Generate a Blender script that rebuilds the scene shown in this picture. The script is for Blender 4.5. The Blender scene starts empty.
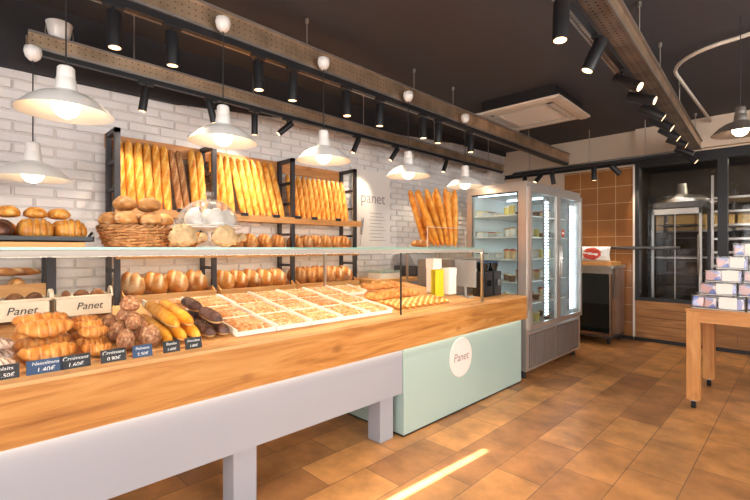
import bpy, bmesh, math, random
from mathutils import Vector, Matrix, Euler, noise

PI = math.pi
S = bpy.context.scene
C = S.collection
rnd = random.Random(7)

# ------------------------------------------------------------------ camera
cam_data = bpy.data.cameras.new('camera')
cam_data.sensor_width = 36.0
cam_data.lens = 430.0 / 750.0 * 36.0
cam_data.shift_y = -2.0 / 750.0
cam_data.clip_start = 0.02
cam = bpy.data.objects.new('camera', cam_data)
cam.location = (0, 0, 1.33)
cam.rotation_euler = (PI / 2, 0, PI / 4)
C.objects.link(cam)
S.camera = cam

# ------------------------------------------------------------------ world, exposure, daylight
S.view_settings.view_transform = 'Standard'
S.view_settings.look = 'None'
S.view_settings.exposure = 0.5
S.cycles.transparent_max_bounces = 32
S.view_settings.gamma = 1.0
S.view_settings.use_curve_mapping = False
W = bpy.data.worlds.new('world')
S.world = W
W.use_nodes = True
W.node_tree.nodes['Background'].inputs[0].default_value = (0.75, 0.85, 1.0, 1)
W.node_tree.nodes['Background'].inputs[1].default_value = 0.6


def area_light(name, loc, rot, sx, sy, power, col):
    l = bpy.data.lights.new(name, 'AREA')
    l.shape = 'RECTANGLE'
    l.size = sx
    l.size_y = sy
    l.energy = power
    l.color = col
    o = bpy.data.objects.new(name, l)
    o.location = loc
    o.rotation_euler = rot
    C.objects.link(o)
    return o


# daylight through the shop front (behind the camera) and the street side
area_light('shopfront_daylight', (0.5, -2.45, 1.5), (PI / 2, 0, 0), 3.6, 2.2, 120, (0.98, 0.98, 1.0))
area_light('street_window_daylight', (3.05, 2.2, 2.03), (PI / 2, 0, PI / 2), 5.0, 1.5, 165, (1.0, 0.99, 0.97))
sun = bpy.data.lights.new('sun', 'SUN')
sun.energy = 45
sun.angle = 0.005
sun.color = (1.0, 0.98, 0.94)
so = bpy.data.objects.new('sun', sun)
sd = Vector((0.057, 1.0, -math.tan(math.radians(25))))
so.rotation_euler = sd.to_track_quat('-Z', 'Y').to_euler()
so.location = (0, -6, 5)
C.objects.link(so)


# ------------------------------------------------------------------ materials
def lin(c):
    return tuple((v / 12.92 if v <= 0.04045 else ((v + 0.055) / 1.055) ** 2.4) for v in [x / 255 for x in c]) + (1,)


def newmat(name):
    m = bpy.data.materials.new(name)
    m.use_nodes = True
    nt = m.node_tree
    return m, nt, nt.nodes['Principled BSDF']


def plain(name, rgb, rough=0.5, metal=0.0, var=0.0, scale=8.0, bump=0.0, bscale=60, coat=0.0):
    m, nt, b = newmat(name)
    b.inputs['Roughness'].default_value = rough
    b.inputs['Metallic'].default_value = metal
    if coat:
        b.inputs['Coat Weight'].default_value = coat
    c = lin(rgb)
    b.inputs['Base Color'].default_value = c
    tc = nt.nodes.new('ShaderNodeTexCoord')
    if var:
        n = nt.nodes.new('ShaderNodeTexNoise')
        n.inputs['Scale'].default_value = scale
        n.inputs['Detail'].default_value = 5
        nt.links.new(tc.outputs['Object'], n.inputs['Vector'])
        r = nt.nodes.new('ShaderNodeValToRGB')
        r.color_ramp.elements[0].position = 0.3
        r.color_ramp.elements[1].position = 0.7
        r.color_ramp.elements[0].color = tuple(v * (1 - var) for v in c[:3]) + (1,)
        r.color_ramp.elements[1].color = tuple(min(1, v * (1 + var)) for v in c[:3]) + (1,)
        nt.links.new(n.outputs['Fac'], r.inputs['Fac'])
        nt.links.new(r.outputs['Color'], b.inputs['Base Color'])
    if bump:
        n2 = nt.nodes.new('ShaderNodeTexNoise')
        n2.inputs['Scale'].default_value = bscale
        n2.inputs['Detail'].default_value = 4
        nt.links.new(tc.outputs['Object'], n2.inputs['Vector'])
        bp = nt.nodes.new('ShaderNodeBump')
        bp.inputs['Strength'].default_value = bump
        bp.inputs['Distance'].default_value = 0.01
        nt.links.new(n2.outputs['Fac'], bp.inputs['Height'])
        nt.links.new(bp.outputs['Normal'], b.inputs['Normal'])
    return m


def emit(name, rgb, strength):
    m, nt, b = newmat(name)
    c = lin(rgb)
    b.inputs['Base Color'].default_value = c
    b.inputs['Emission Color'].default_value = c
    b.inputs['Emission Strength'].default_value = strength
    return m


def glass(name, tint=(0.96, 0.985, 0.975), refl=0.8):
    m = bpy.data.materials.new(name)
    m.use_nodes = True
    nt = m.node_tree
    nt.nodes.remove(nt.nodes['Principled BSDF'])
    out = nt.nodes['Material Output']
    t = nt.nodes.new('ShaderNodeBsdfTransparent')
    t.inputs[0].default_value = tint + (1,)
    g = nt.nodes.new('ShaderNodeBsdfGlossy')
    g.inputs['Roughness'].default_value = 0.02
    f = nt.nodes.new('ShaderNodeFresnel')
    f.inputs['IOR'].default_value = 1.4
    mu = nt.nodes.new('ShaderNodeMath')
    mu.operation = 'MULTIPLY'
    mu.inputs[1].default_value = refl
    mx = nt.nodes.new('ShaderNodeMixShader')
    # the second face of a thin pane reflects nothing more (no total internal reflection in a flat sheet)
    ge = nt.nodes.new('ShaderNodeNewGeometry')
    iv = nt.nodes.new('ShaderNodeMath')
    iv.operation = 'SUBTRACT'
    iv.inputs[0].default_value = 1.0
    nt.links.new(ge.outputs['Backfacing'], iv.inputs[1])
    m2 = nt.nodes.new('ShaderNodeMath')
    m2.operation = 'MULTIPLY'
    nt.links.new(f.outputs[0], mu.inputs[0])
    nt.links.new(mu.outputs[0], m2.inputs[0])
    nt.links.new(iv.outputs[0], m2.inputs[1])
    nt.links.new(m2.outputs[0], mx.inputs[0])
    nt.links.new(t.outputs[0], mx.inputs[1])
    nt.links.new(g.outputs[0], mx.inputs[2])
    nt.links.new(mx.outputs[0], out.inputs[0])
    return m


def wood(name, c0, c1, c2, axis='Y', rough=0.45, scale=1.0, knots=0.0, coat=0.0):
    m, nt, b = newmat(name)
    b.inputs['Roughness'].default_value = rough
    b.inputs['Coat Weight'].default_value = coat
    tc = nt.nodes.new('ShaderNodeTexCoord')
    mp = nt.nodes.new('ShaderNodeMapping')
    sc = [9 * scale] * 3
    sc['XYZ'.index(axis)] = 0.8 * scale
    mp.inputs['Scale'].default_value = sc
    nt.links.new(tc.outputs['Object'], mp.inputs['Vector'])
    n = nt.nodes.new('ShaderNodeTexNoise')
    n.inputs['Scale'].default_value = 1.6
    n.inputs['Detail'].default_value = 7
    n.inputs['Roughness'].default_value = 0.62
    n.inputs['Distortion'].default_value = 1.2
    nt.links.new(mp.outputs[0], n.inputs['Vector'])
    r = nt.nodes.new('ShaderNodeValToRGB')
    e = r.color_ramp.elements
    e[0].position = 0.28
    e[0].color = lin(c0)
    e[1].position = 0.72
    e[1].color = lin(c2)
    x = e.new(0.5)
    x.color = lin(c1)
    nt.links.new(n.outputs['Fac'], r.inputs['Fac'])
    last = r.outputs['Color']
    if knots:
        mp2 = nt.nodes.new('ShaderNodeMapping')
        s2 = [5.0] * 3
        s2['XYZ'.index(axis)] = 2.6
        mp2.inputs['Scale'].default_value = s2
        nt.links.new(tc.outputs['Object'], mp2.inputs['Vector'])
        v = nt.nodes.new('ShaderNodeTexVoronoi')
        v.inputs['Scale'].default_value = 1.0
        nt.links.new(mp2.outputs[0], v.inputs['Vector'])
        rr = nt.nodes.new('ShaderNodeValToRGB')
        rr.color_ramp.elements[0].position = 0.05
        rr.color_ramp.elements[0].color = (knots, knots, knots, 1)
        rr.color_ramp.elements[1].position = 0.16
        rr.color_ramp.elements[1].color = (0, 0, 0, 1)
        nt.links.new(v.outputs['Distance'], rr.inputs['Fac'])
        mx = nt.nodes.new('ShaderNodeMixRGB')
        mx.inputs[2].default_value = lin((110, 55, 18))
        nt.links.new(rr.outputs['Color'], mx.inputs[0])
        nt.links.new(last, mx.inputs[1])
        last = mx.outputs[0]
    nt.links.new(last, b.inputs['Base Color'])
    bp = nt.nodes.new('ShaderNodeBump')
    bp.inputs['Strength'].default_value = 0.15
    bp.inputs['Distance'].default_value = 0.004
    nt.links.new(n.outputs['Fac'], bp.inputs['Height'])
    nt.links.new(bp.outputs['Normal'], b.inputs['Normal'])
    return m


def bread(name, dark, mid, light, pale, rough=0.5, scale=14, bump=0.35, bscale=70, flour=0.0):
    """crust: blotchy browns, 'score' attribute shows the pale inside of cuts; varies a little per piece"""
    m, nt, b = newmat(name)
    b.inputs['Roughness'].default_value = rough
    b.inputs['Specular IOR Level'].default_value = 0.35
    tc = nt.nodes.new('ShaderNodeTexCoord')
    oi = nt.nodes.new('ShaderNodeObjectInfo')
    ad = nt.nodes.new('ShaderNodeVectorMath')
    ad.operation = 'ADD'
    nt.links.new(tc.outputs['Object'], ad.inputs[0])
    sc = nt.nodes.new('ShaderNodeVectorMath')
    sc.operation = 'SCALE'
    sc.inputs[0].default_value = (7, 3, 5)
    nt.links.new(oi.outputs['Random'], sc.inputs['Scale'])
    nt.links.new(sc.outputs[0], ad.inputs[1])
    n = nt.nodes.new('ShaderNodeTexNoise')
    n.inputs['Scale'].default_value = scale
    n.inputs['Detail'].default_value = 6
    n.inputs['Roughness'].default_value = 0.6
    nt.links.new(ad.outputs[0], n.inputs['Vector'])
    r = nt.nodes.new('ShaderNodeValToRGB')
    e = r.color_ramp.elements
    e[0].position = 0.3
    e[0].color = lin(dark)
    e[1].position = 0.7
    e[1].color = lin(light)
    x = e.new(0.5)
    x.color = lin(mid)
    nt.links.new(n.outputs['Fac'], r.inputs['Fac'])
    at = nt.nodes.new('ShaderNodeAttribute')
    at.attribute_name = 'score'
    mx = nt.nodes.new('ShaderNodeMixRGB')
    mx.inputs[2].default_value = lin(pale)
    nt.links.new(at.outputs['Fac'], mx.inputs[0])
    nt.links.new(r.outputs['Color'], mx.inputs[1])
    last = mx.outputs[0]
    if flour:
        n3 = nt.nodes.new('ShaderNodeTexNoise')
        n3.inputs['Scale'].default_value = 9
        n3.inputs['Detail'].default_value = 3
        nt.links.new(ad.outputs[0], n3.inputs['Vector'])
        r3 = nt.nodes.new('ShaderNodeValToRGB')
        r3.color_ramp.elements[0].position = 0.5
        r3.color_ramp.elements[1].position = 0.68
        r3.color_ramp.elements[1].color = (flour, flour, flour, 1)
        nt.links.new(n3.outputs['Fac'], r3.inputs['Fac'])
        m3 = nt.nodes.new('ShaderNodeMixRGB')
        m3.inputs[2].default_value = lin((244, 224, 186))
        nt.links.new(r3.outputs['Color'], m3.inputs[0])
        nt.links.new(last, m3.inputs[1])
        last = m3.outputs[0]
    hs = nt.nodes.new('ShaderNodeHueSaturation')
    mr = nt.nodes.new('ShaderNodeMapRange')
    mr.inputs['To Min'].default_value = 0.82
    mr.inputs['To Max'].default_value = 1.12
    nt.links.new(oi.outputs['Random'], mr.inputs['Value'])
    nt.links.new(mr.outputs[0], hs.inputs['Value'])
    nt.links.new(last, hs.inputs['Color'])
    nt.links.new(hs.outputs[0], b.inputs['Base Color'])
    n2 = nt.nodes.new('ShaderNodeTexNoise')
    n2.inputs['Scale'].default_value = bscale
    n2.inputs['Detail'].default_value = 4
    nt.links.new(tc.outputs['Object'], n2.inputs['Vector'])
    bp = nt.nodes.new('ShaderNodeBump')
    bp.inputs['Strength'].default_value = bump
    bp.inputs['Distance'].default_value = 0.008
    nt.links.new(n2.outputs['Fac'], bp.inputs['Height'])
    nt.links.new(bp.outputs['Normal'], b.inputs['Normal'])
    return m


M = {}
M['ceiling'] = plain('ceiling_paint', (66, 63, 66), 0.85, var=0.05, scale=0.8)
M['dark_wall'] = plain('dark_wall_tone', (50, 48, 51), 0.8)
M['brick'] = plain('white_brick_paint', (222, 217, 214), 0.75, var=0.06, scale=5, bump=0.5, bscale=45)
M['mortar'] = plain('mortar', (206, 200, 196), 0.9, bump=0.3)
M['beige'] = plain('beige_plaster', (206, 186, 164), 0.8, var=0.04, scale=1.5)
M['white_wall'] = plain('white_plaster', (225, 220, 214), 0.8)
M['white'] = plain('white_enamel', (238, 234, 228), 0.3, coat=0.3)
M['cream_metal'] = plain('cream_metal', (226, 214, 200), 0.35)
M['rail_metal'] = plain('rail_metal', (176, 168, 156), 0.4)
M['black'] = plain('black_metal', (24, 24, 27), 0.4)
M['spot_black'] = plain('spot_black', (22, 22, 25), 0.45)
M['steel'] = plain('brushed_steel', (200, 196, 190), 0.28, 1.0, var=0.06, scale=20)
M['cooler_steel'] = plain('cooler_steel', (205, 196, 188), 0.35, 0.75, var=0.04, scale=4)
M['dark_steel'] = plain('dark_steel', (90, 88, 88), 0.35, 0.9)
M['rack_steel'] = plain('rack_steel', (62, 60, 64), 0.5, 0.4)
M['lilac'] = plain('grey_lilac_laminate', (160, 162, 169), 0.32, var=0.015, scale=2)
M['mint'] = plain('mint_panel', (170, 193, 184), 0.25, coat=0.4)
M['blush'] = plain('blush_vinyl', (240, 222, 214), 0.5)
M['logo_grey'] = plain('logo_grey', (150, 138, 134), 0.6)
M['ink'] = plain('black_ink', (28, 26, 26), 0.6)
M['chalk'] = plain('chalk_white', (238, 238, 236), 0.7)
M['slate'] = plain('slate_board', (34, 36, 42), 0.6)
M['slate_blue'] = plain('slate_blue_board', (40, 70, 108), 0.6)
M['paper'] = plain('white_paper', (244, 240, 232), 0.7)
M['kraft'] = plain('kraft_paper', (214, 178, 130), 0.6, var=0.22, scale=30, bump=0.6, bscale=50)
M['canvas'] = plain('cream_canvas', (226, 208, 184), 0.85, var=0.05, bump=0.5, bscale=220)
M['yellow'] = plain('yellow_card', (226, 204, 40), 0.5)
M['grey_plastic'] = plain('grey_plastic', (168, 164, 164), 0.45)
M['dark_glass'] = plain('dark_gloss', (14, 22, 22), 0.06, coat=0.6)
M['red'] = plain('red_print', (206, 70, 52), 0.5)
M['rubber'] = plain('black_rubber', (30, 28, 28), 0.8)
M['glass'] = glass('clear_glass', (0.985, 0.993, 0.988), 0.7)
M['cooler_glass'] = glass('cooler_glass', (0.93, 0.98, 0.98), 0.9)
M['film'] = glass('clear_film', (0.985, 0.985, 0.985), 1.0)
M['dome_glass'] = glass('dome_glass', (0.95, 0.952, 0.955), 1.0)
nt_ = M['dome_glass'].node_tree
mk = nt_.nodes.new('ShaderNodeBsdfDiffuse')
mk.inputs[0].default_value = (0.9, 0.88, 0.85, 1)
mm_ = nt_.nodes.new('ShaderNodeMixShader')
mm_.inputs[0].default_value = 0.10  # faint white haze put into the clear glass so the dome reads
src_ = nt_.nodes['Material Output'].inputs[0].links[0].from_socket
nt_.links.new(src_, mm_.inputs[1])
nt_.links.new(mk.outputs[0], mm_.inputs[2])
nt_.links.new(mm_.outputs[0], nt_.nodes['Material Output'].inputs[0])
M['glass_edge'] = plain('green_glass_edge', (132, 186, 168), 0.15, coat=0.5)
M['fascia'] = wood('pine_fascia', (146, 88, 36), (192, 130, 64), (212, 156, 90), 'Y', 0.42, 1.0, 0.75, 0.15)
M['pine'] = wood('pine_table', (180, 116, 60), (204, 142, 80), (220, 162, 100), 'Z', 0.5, 1.2, 0.6)
M['pine_x'] = wood('pine_table_rail', (180, 116, 60), (204, 142, 80), (220, 162, 100), 'X', 0.5, 1.2, 0.6)
M['shelf_wood'] = wood('shelf_wood', (164, 104, 54), (196, 136, 80), (214, 160, 104), 'Y', 0.5, 1.4)
M['crate_wood'] = wood('crate_wood', (188, 130, 70), (212, 156, 92), (226, 176, 114), 'Y', 0.55, 1.4)
M['clad'] = wood('wall_cladding', (122, 80, 42), (160, 110, 62), (184, 134, 82), 'X', 0.5, 1.0)
M['deck'] = wood('deck_wood', (196, 138, 82), (216, 160, 102), (228, 178, 122), 'Y', 0.5, 1.0)
M['wicker'] = bread('wicker', (160, 100, 52), (196, 140, 86), (220, 172, 118), (230, 190, 140), 0.6, 40)

M['baguette'] = bread('baguette_crust', (186, 104, 26), (228, 152, 54), (242, 186, 92), (250, 206, 124), 0.42, 16)
M['baguette_dark'] = bread('seeded_baguette_crust', (120, 72, 34), (164, 110, 64), (196, 146, 98), (214, 174, 126), 0.6, 90, 0.7, 120)
M['loaf'] = bread('loaf_crust', (128, 68, 22), (196, 124, 50), (226, 168, 90), (250, 234, 200), 0.55, 8, 0.7, 50, flour=0.5)
M['loaf_dark'] = bread('dark_loaf_crust', (118, 66, 26), (178, 112, 50), (208, 150, 82), (226, 190, 140), 0.55, 10, flour=0.2)
M['roll'] = bread('roll_crust', (116, 64, 28), (200, 134, 68), (228, 174, 108), (240, 208, 160), 0.6, 16, flour=0.15)
M['croissant'] = bread('croissant_crust', (160, 84, 28), (210, 132, 58), (236, 172, 96), (248, 212, 150), 0.32, 22)
M['pastry'] = bread('pastry_crust', (176, 96, 26), (222, 146, 54), (242, 184, 96), (250, 224, 170), 0.35, 24)
M['chocolate'] = bread('chocolate', (52, 26, 18), (80, 44, 30), (112, 68, 48), (150, 104, 80), 0.4, 30)
M['choc_flake'] = bread('chocolate_flakes', (110, 62, 38), (160, 106, 72), (196, 146, 108), (222, 186, 150), 0.5, 60, 0.9, 90)
M['plait'] = bread('plait_crust', (120, 84, 74), (206, 178, 160), (232, 212, 196), (92, 50, 44), 0.5, 20)
M['egg_glaze'] = bread('egg_glaze', (206, 120, 24), (236, 164, 50), (246, 190, 84), (248, 222, 170), 0.25, 16)
M['choc_glaze'] = bread('chocolate_glaze', (54, 32, 30), (84, 56, 52), (122, 92, 88), (228, 190, 130), 0.18, 20)
M['coca'] = bread('sugar_coca', (140, 66, 18), (204, 116, 38), (232, 164, 80), (255, 240, 214), 0.5, 42, 1.0, 60, flour=0.3)
M['cream'] = bread('cream', (236, 224, 206), (248, 240, 228), (255, 250, 244), (255, 250, 244), 0.45, 14)
M['choc_roll'] = bread('brown_roll', (84, 48, 26), (124, 76, 42), (156, 104, 62), (180, 130, 88), 0.5, 14)

# white sky-blue print of the packets in the gift boxes
m, nt, b = newmat('packet_print')
tc = nt.nodes.new('ShaderNodeTexCoord')
v = nt.nodes.new('ShaderNodeTexVoronoi')
v.inputs['Scale'].default_value = 16
nt.links.new(tc.outputs['Object'], v.inputs['Vector'])
r = nt.nodes.new('ShaderNodeValToRGB')
r.color_ramp.interpolation = 'CONSTANT'
cols = [(244, 240, 242), (150, 170, 226), (234, 228, 236), (130, 150, 216), (226, 190, 190), (246, 244, 246), (190, 196, 232)]
e = r.color_ramp.elements
e[0].color = lin(cols[0])
e[1].position = 0.2
e[1].color = lin(cols[1])
for i, cc in enumerate(cols[2:]):
    k = e.new(0.32 + 0.13 * i)
    k.color = lin(cc)
sep = nt.nodes.new('ShaderNodeSeparateColor')
nt.links.new(v.outputs['Color'], sep.inputs[0])
nt.links.new(sep.outputs[0], r.inputs['Fac'])
nt.links.new(r.outputs['Color'], b.inputs['Base Color'])
b.inputs['Roughness'].default_value = 0.25
M['packet'] = m


def brickmat(name, c1, c2, mortar, bw, rh, off, msize, rough, axes, noise_amt=0.25, nscale=3.0, bias=0.0, coat=0.0, bump=0.4, shift=(0, 0, 0)):
    m, nt, b = newmat(name)
    b.inputs['Roughness'].default_value = rough
    b.inputs['Coat Weight'].default_value = coat
    tc = nt.nodes.new('ShaderNodeTexCoord')
    sx = nt.nodes.new('ShaderNodeSeparateXYZ')
    nt.links.new(tc.outputs['Object'], sx.inputs[0])
    cx = nt.nodes.new('ShaderNodeCombineXYZ')
    nt.links.new(sx.outputs['XYZ'.index(axes[0])], cx.inputs[0])
    nt.links.new(sx.outputs['XYZ'.index(axes[1])], cx.inputs[1])
    ad = nt.nodes.new('ShaderNodeVectorMath')
    ad.inputs[1].default_value = shift
    nt.links.new(cx.outputs[0], ad.inputs[0])
    br = nt.nodes.new('ShaderNodeTexBrick')
    br.inputs['Scale'].default_value = 1.0
    br.inputs['Brick Width'].default_value = bw
    br.inputs['Row Height'].default_value = rh
    br.inputs['Mortar Size'].default_value = msize
    br.inputs['Mortar Smooth'].default_value = 0.2
    br.inputs['Bias'].default_value = bias
    br.offset = off
    br.inputs['Color1'].default_value = lin(c1)
    br.inputs['Color2'].default_value = lin(c2)
    br.inputs['Mortar'].default_value = lin(mortar)
    nt.links.new(ad.outputs[0], br.inputs['Vector'])
    n = nt.nodes.new('ShaderNodeTexNoise')
    n.inputs['Scale'].default_value = nscale
    n.inputs['Detail'].default_value = 7
    n.inputs['Roughness'].default_value = 0.6
    nt.links.new(tc.outputs['Object'], n.inputs['Vector'])
    mr = nt.nodes.new('ShaderNodeMapRange')
    mr.inputs['From Min'].default_value = 0.3
    mr.inputs['From Max'].default_value = 0.7
    mr.inputs['To Min'].default_value = 1 - noise_amt
    mr.inputs['To Max'].default_value = 1 + noise_amt
    nt.links.new(n.outputs['Fac'], mr.inputs['Value'])
    mu = nt.nodes.new('ShaderNodeVectorMath')
    mu.operation = 'SCALE'
    nt.links.new(br.outputs['Color'], mu.inputs[0])
    nt.links.new(mr.outputs[0], mu.inputs['Scale'])
    nt.links.new(mu.outputs[0], b.inputs['Base Color'])
    bp = nt.nodes.new('ShaderNodeBump')
    bp.invert = True
    bp.inputs['Strength'].default_value = bump
    bp.inputs['Distance'].default_value = 0.004
    nt.links.new(br.outputs['Fac'], bp.inputs['Height'])
    nt.links.new(bp.outputs['Normal'], b.inputs['Normal'])
    return m


M['floor'] = brickmat('terracotta_floor', (216, 154, 92), (162, 110, 68), (124, 90, 62), 0.56, 0.28, 0.5, 0.003, 0.36, 'YX', 0.36, 4.2, shift=(-0.4, 1.32 + 2.8, 0))
M['wall_tile'] = brickmat('amber_wall_tile', (158, 104, 56), (138, 88, 46), (190, 156, 116), 0.25, 0.25, 0.0, 0.004, 0.25, 'XZ', 0.12, 2.0, coat=0.3)


def perforated(name, rgb, px, py, axes, hole, dots=True):
    m, nt, b = newmat(name)
    b.inputs['Roughness'].default_value = 0.38
    b.inputs['Metallic'].default_value = 0.85
    tc = nt.nodes.new('ShaderNodeTexCoord')
    sx = nt.nodes.new('ShaderNodeSeparateXYZ')
    nt.links.new(tc.outputs['Object'], sx.inputs[0])

    def cell(out, p):
        d = nt.nodes.new('ShaderNodeMath'); d.operation = 'DIVIDE'; d.inputs[1].default_value = p
        nt.links.new(out, d.inputs[0])
        f = nt.nodes.new('ShaderNodeMath'); f.operation = 'FRACT'
        nt.links.new(d.outputs[0], f.inputs[0])
        s = nt.nodes.new('ShaderNodeMath'); s.operation = 'SUBTRACT'; s.inputs[1].default_value = 0.5
        nt.links.new(f.outputs[0], s.inputs[0])
        mm = nt.nodes.new('ShaderNodeMath'); mm.operation = 'MULTIPLY'; mm.inputs[1].default_value = p
        nt.links.new(s.outputs[0], mm.inputs[0])
        q = nt.nodes.new('ShaderNodeMath'); q.operation = 'POWER'; q.inputs[1].default_value = 2
        nt.links.new(mm.outputs[0], q.inputs[0])
        return q.outputs[0]
    a = cell(sx.outputs['XYZ'.index(axes[0])], px)
    c = cell(sx.outputs['XYZ'.index(axes[1])], py)
    s = nt.nodes.new('ShaderNodeMath'); s.operation = 'ADD'
    nt.links.new(a, s.inputs[0]); nt.links.new(c, s.inputs[1])
    lt = nt.nodes.new('ShaderNodeMath'); lt.operation = 'LESS_THAN'; lt.inputs[1].default_value = hole * hole
    nt.links.new(s.outputs[0], lt.inputs[0])
    mx = nt.nodes.new('ShaderNodeMixRGB')
    nz = nt.nodes.new('ShaderNodeTexNoise')
    nz.inputs['Scale'].default_value = 5
    nz.inputs['Detail'].default_value = 5
    nt.links.new(tc.outputs['Object'], nz.inputs['Vector'])
    rp = nt.nodes.new('ShaderNodeValToRGB')
    rp.color_ramp.elements[0].position = 0.36
    rp.color_ramp.elements[1].position = 0.62
    rp.color_ramp.elements[0].color = tuple(v * 0.62 for v in lin(rgb)[:3]) + (1,)
    rp.color_ramp.elements[1].color = lin(rgb)
    nt.links.new(nz.outputs['Fac'], rp.inputs['Fac'])
    nt.links.new(rp.outputs['Color'], mx.inputs[1])
    mx.inputs[2].default_value = (0.05, 0.042, 0.036, 1)
    nt.links.new(lt.outputs[0], mx.inputs[0])
    nt.links.new(mx.outputs[0], b.inputs['Base Color'])
    return m


M['tray_web'] = perforated('galvanised_web_lamplit', (214, 184, 152), 0.04, 0.036, 'YZ', 0.004)  # warm lamp reflections on the galvanised steel are put into this colour
M['tray_floor'] = perforated('galvanised_floor', (186, 172, 158), 0.04, 0.036, 'YX', 0.0065)
M['galv'] = plain('galvanised_steel', (170, 162, 154), 0.4, 0.85, var=0.15, scale=6)
M['bulb'] = emit('warm_bulb', (255, 230, 192), 9)
M['spot_lens'] = emit('spot_lens', (255, 214, 160), 2.5)
M['led'] = emit('led_strip', (255, 240, 214), 10)
M['case_led'] = emit('case_led', (255, 232, 196), 15)
M['cold_led'] = emit('cold_led', (222, 238, 255), 3.2)
M['downlight'] = emit('downlight', (255, 238, 210), 90)


# ------------------------------------------------------------------ mesh helpers
class MB:
    def __init__(self):
        self.bm = bmesh.new()

    def box(self, x0, x1, y0, y1, z0, z1, bev=0.0, mat=None):
        r = bmesh.ops.create_cube(self.bm, size=1.0)
        vs = r['verts']
        for v in vs:
            v.co = Vector(((x0 + x1) / 2 + v.co.x * (x1 - x0), (y0 + y1) / 2 + v.co.y * (y1 - y0), (z0 + z1) / 2 + v.co.z * (z1 - z0)))
        if bev:
            es = list({e for v in vs for e in v.link_edges})
            rr = bmesh.ops.bevel(self.bm, geom=es, offset=bev, segments=2, affect='EDGES', profile=0.6)
            vs = list({v for f in rr['faces'] for v in f.verts} | {v for v in vs if v.is_valid})
        if mat is not None:
            for v in vs:
                if v.is_valid:
                    v.co = mat @ v.co
        return self

    def tube(self, pts, r, n=10, cap=True):
        pts = [Vector(p) for p in pts]
        rings = []
        prev = None
        for i, p in enumerate(pts):
            t = (pts[min(i + 1, len(pts) - 1)] - pts[max(i - 1, 0)]).normalized()
            if prev is None:
                a = Vector((0, 0, 1)) if abs(t.z) < 0.9 else Vector((1, 0, 0))
                u = t.cross(a).normalized()
            else:
                u = (prev - t * prev.dot(t)).normalized()
            prev = u
            w = t.cross(u)
            rad = r[i] if isinstance(r, (list, tuple)) else r
            rings.append([self.bm.verts.new(p + (u * math.cos(2 * PI * k / n) + w * math.sin(2 * PI * k / n)) * rad) for k in range(n)])
        for a, b in zip(rings, rings[1:]):
            for k in range(n):
                self.bm.faces.new((a[k], a[(k + 1) % n], b[(k + 1) % n], b[k]))
        if cap:
            self.bm.faces.new(rings[0][::-1])
            self.bm.faces.new(rings[-1])
        return self

    def lathe(self, prof, n=28, cx=0, cy=0):
        rings = []
        for (r, z) in prof:
            if r < 1e-5:
                rings.append([self.bm.verts.new((cx, cy, z))])
            else:
                rings.append([self.bm.verts.new((cx + r * math.cos(2 * PI * k / n), cy + r * math.sin(2 * PI * k / n), z)) for k in range(n)])
        for a, b in zip(rings, rings[1:]):
            for k in range(n):
                k2 = (k + 1) % n
                if len(a) == 1 and len(b) == 1:
                    continue
                if len(a) == 1:
                    self.bm.faces.new((a[0], b[k], b[k2]))
                elif len(b) == 1:
                    self.bm.faces.new((a[k], a[k2], b[0]))
                else:
                    self.bm.faces.new((a[k], a[k2], b[k2], b[k]))
        return self

    def prism(self, poly, axis, a0, a1):
        """poly in the two other axes (order XYZ without axis), extruded a0..a1"""
        def mk(p, a):
            c = list(p)
            c.insert('XYZ'.index(axis), a)
            return self.bm.verts.new(c)
        A = [mk(p, a0) for p in poly]
        B = [mk(p, a1) for p in poly]
        n = len(poly)
        self.bm.faces.new(A[::-1])
        self.bm.faces.new(B)
        for k in range(n):
            self.bm.faces.new((A[k], A[(k + 1) % n], B[(k + 1) % n], B[k]))
        return self

    def build(self, name, mat, parent=None, smooth=False, angle=None):
        bmesh.ops.recalc_face_normals(self.bm, faces=self.bm.faces)
        me = bpy.data.meshes.new(name)
        self.bm.to_mesh(me)
        self.bm.free()
        me.materials.append(mat)
        if smooth:
            for p in me.polygons:
                p.use_smooth = True
            if angle:
                try:
                    me.set_sharp_from_angle(angle=angle)
                except Exception:
                    pass
        o = bpy.data.objects.new(name, me)
        C.objects.link(o)
        if parent:
            o.parent = parent
        return o


def tag(o, label=None, cat=None, group=None, kind=None):
    if label: o['label'] = label
    if cat: o['category'] = cat
    if group: o['group'] = group
    if kind: o['kind'] = kind
    return o


def thing(name, label, cat, loc=(0, 0, 0), rot=(0, 0, 0), group=None):
    o = bpy.data.objects.new(name, None)
    o.empty_display_size = 0.05
    C.objects.link(o)
    o.location = loc
    o.rotation_euler = rot
    return tag(o, label, cat, group)


def struct(name, mb, mat, smooth=False):
    return tag(mb.build(name, mat, None, smooth), kind='structure')


def dup(root, parent=None):
    c = root.copy()
    C.objects.link(c)
    if parent:
        c.parent = parent
    for ch in list(root.children):
        dup(ch, c)
    return c


def lettering(name, body, size, mat, parent, loc, rot, shear=0.0, depth=0.0008):
    cu = bpy.data.curves.new(name, 'FONT')
    cu.body = body
    cu.size = size
    cu.shear = shear
    cu.extrude = depth
    cu.align_x = 'CENTER'
    cu.align_y = 'CENTER'
    t = bpy.data.objects.new(name + '_curve', cu)
    C.objects.link(t)
    dg = bpy.context.evaluated_depsgraph_get()
    dg.update()
    me = bpy.data.meshes.new_from_object(t.evaluated_get(dg))
    bpy.data.objects.remove(t)
    me.materials.clear()
    me.materials.append(mat)
    o = bpy.data.objects.new(name, me)
    C.objects.link(o)
    o.location = loc
    o.rotation_euler = rot
    if parent: o.parent = parent
    return o


ORD = ['first', 'second', 'third', 'fourth', 'fifth', 'sixth', 'seventh', 'eighth', 'ninth', 'tenth', 'eleventh', 'twelfth', 'thirteenth', 'fourteenth', 'fifteenth', 'sixteenth']


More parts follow.
